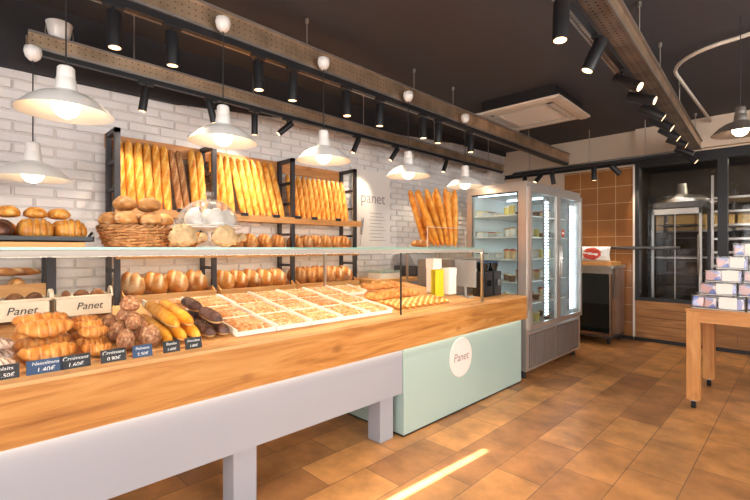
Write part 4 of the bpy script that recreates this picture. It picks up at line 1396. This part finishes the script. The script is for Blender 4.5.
# ---- machines on the far end of the counter
def grinder(x, y, label):
    g = thing('coffee_grinder', label, 'machine', (x, y, 0.861), (0, 0, 0), 'black machines by the refrigerator')
    MB().box(-0.07, 0.07, -0.07, 0.07, 0.0, 0.24, 0.01).build('body', M['black'], g)
    MB().lathe([(0.0, 0.241), (0.05, 0.241), (0.066, 0.30), (0.066, 0.325), (0.0, 0.325)], 20).build('hopper', M['dark_glass'], g, True, 0.6)
    MB().lathe([(0.0, 0.3255), (0.067, 0.3255), (0.067, 0.337), (0.0, 0.34)], 20).build('lid', M['slate_blue'], g, True, 0.6)
    MB().box(0.071, 0.08, -0.03, 0.03, 0.10, 0.16, 0.002).build('display', M['dark_glass'], g)


grinder(-2.22, 3.70, 'black countertop machine with a blue lid, left of its twin')
grinder(-2.22, 3.875, 'black countertop machine with a blue lid, right one beside the refrigerator')
mc = thing('coffee_machine', 'large grey coffee machine behind the end of the glass case', 'coffee machine', (-2.62, 3.72, 0.861))
MB().box(-0.2, 0.2, -0.28, 0.28, 0.0, 0.10, 0.01).box(-0.2, 0.0, -0.28, 0.28, 0.10, 0.28).box(-0.2, 0.2, -0.28, 0.28, 0.28, 0.36, 0.012).build('body', plain('greige_metal', (132, 120, 112), 0.4), mc)
for s in (-0.12, 0.12):
    MB().tube([(0.1, s, 0.28), (0.1, s, 0.24)], 0.03, 14).build('group_head', M['steel'], mc)
    MB().tube([(0.1, s, 0.23), (0.24, s, 0.225)], 0.012, 8).build('filter_handle', M['rubber'], mc, True)
ps = thing('till_screen', 'pale grey till screen seen from behind through the glass end', 'till', (-2.28, 3.50, 0.861))
MB().box(-0.06, 0.06, -0.05, 0.05, 0.0, 0.015, 0.003).build('foot', M['grey_plastic'], ps)
MB().tube([(0, 0, 0.012), (0, 0, 0.14)], 0.014, 10).build('stem', M['grey_plastic'], ps)
MB().box(-0.12, 0.11, -0.012, 0.012, 0.10, 0.355, 0.006).build('screen', M['grey_plastic'], ps)

# ================================================================== REFRIGERATOR
FX0, FX1, FY0, FY1, FH = -2.68, -1.985, 4.14, 5.60, 2.01
rf = thing('display_refrigerator', 'tall steel framed display refrigerator with two glass doors and lit shelves', 'refrigerator', (0, 0, 0))
fb = MB()
fb.box(FX0, FX1, FY0, FY1, 0.08, 0.46)
fb.box(FX0, FX1, FY0, FY1, FH - 0.10, FH, 0.004)
for (x, y) in ((FX0, FY0), (FX0, FY1 - 0.06), (FX1 - 0.09, FY0), (FX1 - 0.06, FY1 - 0.06)):
    fb.box(x, x + (0.09 if x > -2.2 and y < 5 else 0.06), y, y + 0.06, 0.46, FH - 0.10)
fb.build('cabinet', M['cooler_steel'], rf)
MB().box(FX0 + 0.03, FX0 + 0.045, FY0 + 0.06, FY1 - 0.06, 0.46, FH - 0.1).build('rear_wall', plain('cooler_back', (226, 232, 234), 0.5), rf)
MB().box(FX0 + 0.06, FX1 - 0.09, FY0 + 0.02, FY0 + 0.03, 0.46, FH - 0.1).build('side_glass', M['cooler_glass'], rf)
MB().box(FX0 + 0.06, FX1 - 0.06, FY1 - 0.03, FY1 - 0.02, 0.46, FH - 0.1).build('side_wall', plain('cooler_side', (228, 232, 234), 0.4), rf)
MB().box(FX0 + 0.05, FX0 + 0.06, FY0 + 0.008, FY0 + 0.02, 0.46, FH - 0.1).box(FX1 - 0.095, FX1 - 0.088, FY0 - 0.003, FY0 + 0.02, 0.46, FH - 0.1).box(FX0 + 0.06, FX1 - 0.09, FY0 - 0.003, FY0 + 0.02, FH - 0.112, FH - 0.1).build('side_gasket', M['black'], rf)
ym = (FY0 + FY1) / 2
for di, (a, b_) in enumerate(((FY0 + 0.02, ym - 0.005), (ym + 0.005, FY1 - 0.02))):
    d_ = MB()
    d_.box(FX1 + 0.002, FX1 + 0.032, a, a + 0.045, 0.50, FH - 0.06).box(FX1 + 0.002, FX1 + 0.032, b_ - 0.045, b_, 0.50, FH - 0.06).box(FX1 + 0.002, FX1 + 0.032, a + 0.045, b_ - 0.045, 0.50, 0.55).box(FX1 + 0.002, FX1 + 0.032, a + 0.045, b_ - 0.045, FH - 0.11, FH - 0.06)
    dr = d_.build('door', M['cooler_steel'], rf)
    MB().box(FX1 + 0.008, FX1 + 0.018, a + 0.045, b_ - 0.045, 0.55, FH - 0.11).build('door_glass', M['cooler_glass'], dr)
    hy_ = b_ - 0.022 if di == 0 else a + 0.022
    MB().tube([(FX1 + 0.033, hy_, 1.0), (FX1 + 0.055, hy_, 1.02), (FX1 + 0.055, hy_, 1.36), (FX1 + 0.033, hy_, 1.38)], 0.007, 8).build('door_handle', M['steel'], dr, True)
    e_ = MB()
    for q in range(36):
        zz = 0.58 + q * 0.0357
        e_.box(FX1 - 0.075, FX1 - 0.055, b_ - 0.115, b_ - 0.062, zz, zz + 0.018)
    e_.build('light_tube', M['cold_led'], rf)
    MB().box(FX1 - 0.095, FX1 - 0.076, b_ - 0.125, b_ - 0.055, 0.56, FH - 0.13).build('light_holder', M['grey_plastic'], rf)
MB().box(FX1 + 0.0005, FX1 + 0.002, FY0 + 0.06, ym - 0.02, 0.105, 0.445).box(FX1 + 0.0005, FX1 + 0.002, ym + 0.02, FY1 - 0.06, 0.105, 0.445).build('grille_backing', M['ink'], rf)
gl = MB()
for (a, b_) in ((FY0 + 0.06, ym - 0.02), (ym + 0.02, FY1 - 0.06)):
    n_ = 15
    for q in range(n_):
        yy = a + (b_ - a) * (q + 0.5) / n_
        gl.box(FX1 + 0.0022, FX1 + 0.010, yy - 0.013, yy + 0.010, 0.11, 0.44)
gl.build('base_grille', plain('grille_grey', (128, 114, 106), 0.5), rf)
for (x, y) in ((FX0 + 0.06, FY0 + 0.06), (FX1 - 0.06, FY0 + 0.06), (FX0 + 0.06, FY1 - 0.06), (FX1 - 0.06, FY1 - 0.06)):
    MB().tube([(x, y, 0), (x, y, 0.085)], 0.022, 12).build('foot', M['black'], rf)
shz = [0.47, 0.72, 0.96, 1.20, 1.44, 1.67]
for zz in shz:
    MB().box(FX0 + 0.05, FX1 - 0.11, FY0 + 0.065, FY1 - 0.065, zz, zz + 0.012).build('shelf', M['white'], rf)
for y in (4.62,):
    MB().box(FX0 + 0.10, FX1 - 0.15, FY0 + 0.07, FY0 + 0.09, FH - 0.118, FH - 0.103).build('light_tube', M['cold_led'], rf)
MB().box(FX0 + 0.10, FX1 - 0.15, ym - 0.01, ym + 0.01, FH - 0.118, FH - 0.103).build('light_tube', M['cold_led'], rf)

# contents
cup_m = [plain('cup_%d' % i, c, 0.4) for i, c in enumerate([(236, 226, 214), (214, 178, 130), (190, 70, 60), (230, 206, 120), (120, 84, 60), (240, 236, 232)])]


def cup_proto(r, h, m1, m2, nm):
    root = bpy.data.objects.new(nm, None)
    C.objects.link(root)
    MB().lathe([(0, 0), (r * 0.8, 0), (r, h * 0.8), (0, h * 0.8)], 16).build('cup', m1, root, True, 0.6)
    MB().lathe([(0, h * 0.805), (r * 1.06, h * 0.805), (r * 1.06, h * 0.88), (r * 0.4, h), (0, h)], 16).build('lid', m2, root, True, 0.6)
    return root


cps = [cup_proto(0.036, 0.10, cup_m[0], cup_m[1], 'dessert_cup'), cup_proto(0.034, 0.12, cup_m[3], cup_m[5], 'dessert_jar'), cup_proto(0.04, 0.08, cup_m[4], cup_m[0], 'dessert_cup'), cup_proto(0.034, 0.11, cup_m[1], cup_m[2], 'dessert_jar')]
cused = [False] * 4
shn = ['bottom', 'second lowest', 'third lowest', 'third highest', 'second highest', 'top']
for si, zz in enumerate(shz):
    n_ = 9
    for i in range(n_):
        y = FY0 + 0.13 + i * 0.145 + rnd.uniform(-0.01, 0.01)
        q = (si + (i // 3)) % 4
        if not cused[q]:
            o = cps[q]; cused[q] = True
        else:
            o = dup(cps[q])
        o.location = (FX1 - 0.22 - 0.14 * (i % 2), y, zz + 0.0125)
        tag(o, 'small dessert pot on the %s shelf of the refrigerator, %s from its left end' % (shn[si], ORD[i]), 'dessert', 'dessert pots in the refrigerator')
for si, zz in enumerate(shz[1:]):
    for i in range(3):
        boxy = thing('cake_box', 'low cake box beside the side glass of the refrigerator, shelf %s, %s' % (['second lowest', 'third lowest', 'third highest', 'second highest', 'top'][si], ['left', 'middle', 'right'][i]), 'cake box', (-2.58 + 0.0 * i, FY0 + 0.15 + i * 0.16, zz + 0.0125), (0, 0, 0), 'cake boxes in the refrigerator')
        MB().box(-0.035, 0.045, -0.06, 0.06, 0, 0.05, 0.003).build('carton', cup_m[(si + i) % 2 * 5], boxy)
        MB().box(-0.036, 0.046, -0.061, 0.061, 0.051, 0.06).build('lid', cup_m[(si * 2 + i) % 5], boxy)
stc = thing('door_sticker', 'red round sticker on the right refrigerator door', 'sticker', (FX1 + 0.0185, 5.02, 1.50))
MB().tube([(0, 0, 0), (0.001, 0, 0)], 0.045, 24).build('disc', M['red'], stc)
MB().box(0.0012, 0.0018, -0.03, 0.03, -0.012, 0.012).build('band', M['paper'], stc)

# ================================================================== DARK DOUGH CABINET, BAG, RAIL
ap = thing('dough_cabinet', 'waist high cabinet with dark glossy front and steel top, by the tiled wall', 'cabinet', (0, 0, 0))
AX0, AX1, AY0, AY1 = -2.60, -1.86, 6.42, 7.0
MB().box(AX0, AX1, AY0 + 0.02, AY1, 0.12, 1.05).build('body', plain('steel_brown_reflection', (150, 124, 102), 0.22, 0.8), ap)  # steel body; the brown it mirrors is put into the base colour
MB().box(AX0 + 0.02, AX1 - 0.03, AY0, AY0 + 0.018, 0.16, 0.97).build('door', M['dark_glass'], ap)
MB().box(AX0, AX1, AY0, AY0 + 0.018, 0.975, 1.05).build('door_rail', M['steel'], ap)
MB().box(AX0 - 0.01, AX1 + 0.02, AY0 - 0.02, AY1, 1.051, 1.085, 0.004).build('top', M['steel'], ap)
MB().box(AX0, AX1, AY0 + 0.03, AY1, 0.085, 0.12).build('plinth', M['dark_steel'], ap)
for x in (AX0 + 0.06, AX1 - 0.06):
    for y in (AY0 + 0.07, AY1 - 0.07):
        MB().tube([(x - 0.015, y, 0.042), (x + 0.015, y, 0.042)], 0.042, 16).build('caster', M['rubber'], ap, True, 0.6)
for i in range(3):
    w = [0.62, 0.56, 0.50][i]
    x0 = AX1 - 0.02 - w
    tag(MB().box(x0, x0 + w, AY0 + 0.03 + 0.02 * i, AY1 - 0.08, 1.086 + i * 0.018, 1.102 + i * 0.018, 0.003).build('dough_board', M['crate_wood']), 'flat wooden dough board on the dark cabinet, %s of the stack' % ['lowest', 'middle', 'topmost'][i], 'board', 'dough boards on the cabinet')
pb = thing('flour_bag', 'plump white bag with a red print on top of the dark cabinet', 'bag', (-2.15, 6.62, 1.140), (0, 0, 0.1))
bm = bmesh.new()
n = 20
vs = {}
for s in (1, -1):
    for a in range(n + 1):
        for c in range(n + 1):
            if s == -1 and (a in (0, n) or c in (0, n)):
                vs[s, a, c] = vs[1, a, c]; continue
            u, v = a / n * 2 - 1, c / n * 2 - 1
            t_ = ((1 - u ** 4) * (1 - v ** 4)) ** 0.5
            wv_ = 1 + 0.15 * noise.noise(Vector((u * 3, v * 3, s)))
            vs[s, a, c] = bm.verts.new((u * 0.21 * (1 - 0.06 * (1 - abs(v))), s * 0.075 * t_ * wv_ + 0.01 * v, (v + 1) * 0.105))
for s in (1, -1):
    for a in range(n):
        for c in range(n):
            bm.faces.new((vs[s, a, c], vs[s, a + 1, c], vs[s, a + 1, c + 1], vs[s, a, c + 1]))
bmesh.ops.recalc_face_normals(bm, faces=bm.faces)
me = bpy.data.meshes.new('sack'); bm.to_mesh(me); bm.free()
me.materials.append(M['paper'])
me.materials.append(M['red'])
for p in me.polygons:
    p.use_smooth = True
    c = p.center
    u, v = c.x / 0.2, (c.z - 0.105) / 0.105
    if c.y < 0 and ((u * 1.3 + 0.1) ** 2 + (v - 0.05) ** 2 * 0.9 < 0.62) and not (abs(v + 0.25 * u) < 0.12 and u < 0.3):
        p.material_index = 1
o = bpy.data.objects.new('sack', me); C.objects.link(o); o.parent = pb
rlx = thing('wall_rail', 'dark bumper rail running along the tiled end wall', 'rail', (0, 0, 0))
MB().tube([(-2.6, YE - 0.06, 1.33), (-1.2, YE - 0.06, 1.33)], 0.022, 12).build('bar', M['dark_steel'], rlx, True)
for x in (-2.4, -1.9):
    MB().tube([(x, YE - 0.06, 1.33), (x, YE - 0.0205, 1.33)], 0.012, 8).build('bracket', M['dark_steel'], rlx)

# ================================================================== DISPLAY TABLE
TX0, TX1, TY0, TY1, TH = -0.70, 1.10, 4.36, 5.26, 0.83
tb = thing('display_table', 'chunky pine table on casters holding the biscuit boxes', 'table', (0, 0, 0))
for (x, y) in ((TX0 + 0.0, TY0), (TX0 + 0.0, TY1 - 0.09), (TX1 - 0.09, TY0), (TX1 - 0.09, TY1 - 0.09)):
    lg = MB().box(x, x + 0.09, y, y + 0.09, 0.075, TH - 0.022, 0.004).build('leg', M['pine'], tb)
    MB().tube([(x + 0.03, y + 0.045, 0.028), (x + 0.06, y + 0.045, 0.028)], 0.028, 16).build('caster', M['rubber'], lg, True, 0.6)
    MB().box(x + 0.02, x + 0.07, y + 0.02, y + 0.07, 0.062, 0.075).build('caster_plate', M['galv'], lg)
ra = MB().box(TX0 + 0.09, TX1 - 0.09, TY0 + 0.01, TY0 + 0.04, TH - 0.11, TH - 0.022).box(TX0 + 0.09, TX1 - 0.09, TY1 - 0.04, TY1 - 0.01, TH - 0.11, TH - 0.022).box(TX0 + 0.01, TX0 + 0.04, TY0 + 0.09, TY1 - 0.09, TH - 0.11, TH - 0.022).box(TX1 - 0.04, TX1 - 0.01, TY0 + 0.09, TY1 - 0.09, TH - 0.11, TH - 0.022)
ra.build('apron', M['pine_x'], tb)
MB().box(TX0 - 0.005, TX1 + 0.005, TY0 - 0.005, TY1 + 0.005, TH - 0.022, TH, 0.003).build('tabletop', M['pine_x'], tb)

pk = [lump_mesh('packet', M['packet'], 0.05, 0.04, 0.04, q + 80, 0.25, 16, 3, score_thr=1) for q in range(2)]


def gift(w, d, h, seed):
    root = bpy.data.objects.new('biscuit_box', None)
    C.objects.link(root)
    cn_ = MB()
    n_ = max(2, int(w / 0.085))
    rr = random.Random(seed)
    for i in range(n_):
        for k_ in range(2):
            cx = -w / 2 + (i + 0.5) * w / n_
            bmx = Matrix.Translation((cx, -d / 2 + 0.045 + k_ * (d - 0.09), h * 0.48)) @ Euler((rr.uniform(-0.12, 0.12), rr.uniform(-0.12, 0.12), rr.uniform(-0.15, 0.15))).to_matrix().to_4x4()
            cn_.box(-w / n_ * 0.46, w / n_ * 0.46, -0.034, 0.034, -h * 0.36, h * 0.36, 0.012, bmx)
    cn_.build('wrapped_biscuits', M['packet'], root)
    MB().box(-w / 2, w / 2, -d / 2, -d / 2 + 0.002, 0, h).box(-w / 2, w / 2, d / 2 - 0.002, d / 2, 0, h).box(-w / 2, -w / 2 + 0.002, -d / 2, d / 2, 0, h).box(w / 2 - 0.002, w / 2, -d / 2, d / 2, 0, h).box(-w / 2, w / 2, -d / 2, d / 2, h - 0.002, h).build('clear_lid', M['film'], root)
    MB().box(-w / 2 + 0.003, w / 2 - 0.003, -d / 2 + 0.003, d / 2 - 0.003, 0.001, 0.006).box(-w / 2 + 0.003, w / 2 - 0.003, 0.0, 0.003, 0.006, h * 0.85).build('tray', M['paper'], root)
    lw = min(0.055, w * 0.22)
    cxl = w * (0.20 if seed % 2 else 0.18)
    MB().box(cxl - lw, cxl + lw, -d / 2 - 0.0025, -d / 2 - 0.0005, h * 0.12, h * 0.92).build('label_card', M['paper'], root)
    return root


BH = 0.105
lay_names = ['bottom', 'second', 'third', 'fourth', 'top']
spec = [(0.34, [-0.50, -0.15, 0.20, 0.55, 0.90]), (0.235, [-0.50, -0.255, -0.01, 0.235, 0.48, 0.73]), (0.235, [-0.47, -0.225, 0.02, 0.265, 0.51]), (0.20, [-0.42, -0.21, 0.0, 0.21, 0.42]), (0.15, [-0.335, 0.02, 0.25])]
for li, (w, xs_) in enumerate(spec):
    pr_ = None
    for i, x in enumerate(xs_):
        h = BH if li else 0.115
        if pr_ is None:
            pr_ = gift(w, 0.24, h, li + 1); o = pr_
        else:
            o = dup(pr_)
        zz = TH + 0.001 + (0 if li == 0 else 0.1155 + (li - 1) * (BH + 0.001))
        o.location = (x, TY0 + 0.15 + 0.028 * li, zz)
        tag(o, 'clear box of wrapped biscuits on the display table, %s layer, %s' % (lay_names[li], nth(i, len(xs_))), 'biscuit box', 'clear biscuit boxes on the display table')
sb = thing('bread_packet', 'plump tan bread packet on the right end of the box stack', 'bread packet', (-0.12, 4.84, TH + 0.001))
o = bpy.data.objects.new('packet_body', lump_mesh('packet_body', M['kraft'], 0.12, 0.09, 0.20, 91, 0.12, 10, 4, score_thr=1)); C.objects.link(o); o.parent = sb
MB().tube([(0, 0, 0.27), (0, 0, 0.31), (0, 0, 0.36)], [0.05, 0.02, 0.045], 12).build('gathered_top', M['kraft'], sb, True)

# ================================================================== BAKEHOUSE BEYOND THE WINDOW
ov = thing('rack_oven', 'tall steel rack oven with glazed door and rounded hood behind the window', 'oven', (0, 0, 0))
OX0, OX1, OY0, OY1 = -1.62, -1.02, 7.50, 8.3
cb = MB().box(OX0, OX1, OY0, OY1, 1.92, 2.0).box(OX0, OX1, OY0, OY1, 0, 0.25)
for (x, y) in ((OX0, OY0), (OX1 - 0.04, OY0), (OX0, OY1 - 0.04), (OX1 - 0.04, OY1 - 0.04)):
    cb.box(x, x + 0.04, y, y + 0.04, 0.25, 1.92)
cb.build('cabinet', M['dark_steel'], ov)
dr = MB().box(OX0, OX0 + 0.03, OY0 - 0.04, OY0 - 0.002, 0.26, 1.9).box(OX1 - 0.03, OX1, OY0 - 0.04, OY0 - 0.002, 0.26, 1.9).box(OX0, OX1, OY0 - 0.04, OY0 - 0.002, 0.26, 0.34).box(OX0, OX1, OY0 - 0.04, OY0 - 0.002, 1.82, 1.9).build('door', M['steel'], ov)
MB().box(OX0 + 0.03, OX1 - 0.03, OY0 - 0.025, OY0 - 0.015, 0.34, 1.82).build('door_glass', glass('oven_glass', (0.75, 0.72, 0.70), 1.0), dr)
MB().box(-1.335, -1.325, OY0 - 0.036, OY0 - 0.026, 0.34, 1.82).box(OX0 + 0.03, OX1 - 0.03, OY0 - 0.036, OY0 - 0.026, 1.18, 1.19).build('door_bar', M['steel'], dr)
MB().tube([(OX1 - 0.03, OY0 - 0.04, 0.95), (OX1 - 0.03, OY0 - 0.09, 0.97), (OX1 - 0.03, OY0 - 0.09, 1.5), (OX1 - 0.03, OY0 - 0.04, 1.52)], 0.012, 8).build('door_handle', M['steel'], dr, True)
MB().lathe([(0.0, 0.0), (0.34, 0.0), (0.34, 0.05), (0.26, 0.11), (0.08, 0.14), (0.06, 0.30), (0.0, 0.30)], 36).build('hood', M['steel'], ov, True, 0.6).location = (-1.32, 7.9, 2.001)
for q in range(8):
    MB().box(OX0 + 0.06, OX1 - 0.06, OY0 + 0.05, OY1 - 0.1, 0.40 + q * 0.18, 0.415 + q * 0.18).build('rack_tray', M['dark_steel'], ov)


def trolley(x0, x1, y0, y1, label, n, mat, z0=0.25, dz=0.2, h=2.1):
    t = thing('bakery_trolley', label, 'trolley', (0, 0, 0), (0, 0, 0), 'steel trolleys in the bakehouse')
    for (x, y) in ((x0, y0), (x1 - 0.03, y0), (x0, y1 - 0.03), (x1 - 0.03, y1 - 0.03)):
        MB().box(x, x + 0.03, y, y + 0.03, 0.0, h).build('upright', M['steel'], t)
    for q in range(n):
        MB().box(x0 + 0.031, x1 - 0.031, y0, y1, z0 + q * dz, z0 + 0.03 + q * dz).build('tray', mat, t)
    return t


trolley(-0.98, -0.42, 8.0, 8.7, 'steel bakery trolley right of the rack oven behind the window', 10, M['steel'], h=2.4)
trolley(-0.30, 0.50, 8.0, 8.7, 'steel bakery trolley behind the right window post', 10, M['steel'], h=2.4)
for i in range(5):
    cr = thing('dough_crate', 'tan dough crate on a bakehouse trolley, %s' % nth(i, 5), 'crate', ([-0.825, -0.575, -0.14, 0.10, 0.34][i], 8.15, 1.681), (0, 0, 0), 'dough crates in the bakehouse')
    MB().box(-0.105, 0.105, -0.10, 0.3, 0.0, 0.12, 0.006).build('crate_body', plain('tan_crate%d' % i, (226, 190, 120), 0.6), cr)
    MB().box(-0.11, 0.11, -0.105, 0.305, 0.121, 0.14, 0.004).build('rim', plain('tan_rim%d' % i, (206, 166, 98), 0.6), cr)
ws = thing('wall_shelf', 'long steel wall shelf with dough crates at the back of the bakehouse', 'shelf', (0, 0, 0))
for zz in (1.15, 1.62, 2.1):
    MB().box(-2.05, 1.6, 9.2, 9.58, zz, zz + 0.03).build('shelf_board', M['steel'], ws)
for x in (-2.05, -0.85, 0.35, 1.56):
    MB().box(x, x + 0.04, 9.54, 9.58, 0.0, 2.3).box(x, x + 0.04, 9.2, 9.24, 0.0, 2.3).build('upright', M['dark_steel'], ws)
tcr, trm = plain('tan_crate', (232, 196, 124), 0.6), plain('tan_rim', (206, 166, 98), 0.6)
wc = None
for i in range(9):
    if wc is None:
        wc = bpy.data.objects.new('dough_crate', None); C.objects.link(wc); o = wc
        MB().box(-0.145, 0.145, -0.13, 0.13, 0.0, 0.24, 0.006).build('crate_body', tcr, o)
        MB().box(-0.15, 0.15, -0.135, 0.135, 0.241, 0.265, 0.004).build('rim', trm, o)
    else:
        o = dup(wc)
    o.location = (-1.82 + i * 0.315 + (0.07 if i >= 3 else 0) + (0.07 if i >= 7 else 0), 9.385, 1.651)
    tag(o, 'tan dough crate on the rear wall shelf of the bakehouse, %s' % nth(i, 9), 'crate', 'dough crates on the bakehouse wall shelf')
for i, (x, y) in enumerate([(-1.35, 7.62), (-0.55, 7.75), (-0.3, 8.1), (0.4, 8.0)]):
    dl = thing('recessed_downlight', 'small bright downlight in the dark bakehouse ceiling, %s' % nth(i, 4), 'ceiling light', (x, y, 2.735), (0, 0, 0), 'bakehouse downlights')
    MB().lathe([(0.0, 0.004), (0.085, 0.004), (0.085, 0.0), (0.10, 0.0), (0.10, 0.0145), (0.0, 0.0145)], 24).build('ring', M['white'], dl, True, 0.5)
    MB().lathe([(0.0, 0.0), (0.082, 0.0), (0.082, 0.0035), (0.0, 0.0035)], 24).build('diffuser', M['downlight'], dl)

# threshold: every light object belongs to its lamp; update once
bpy.context.view_layer.update()
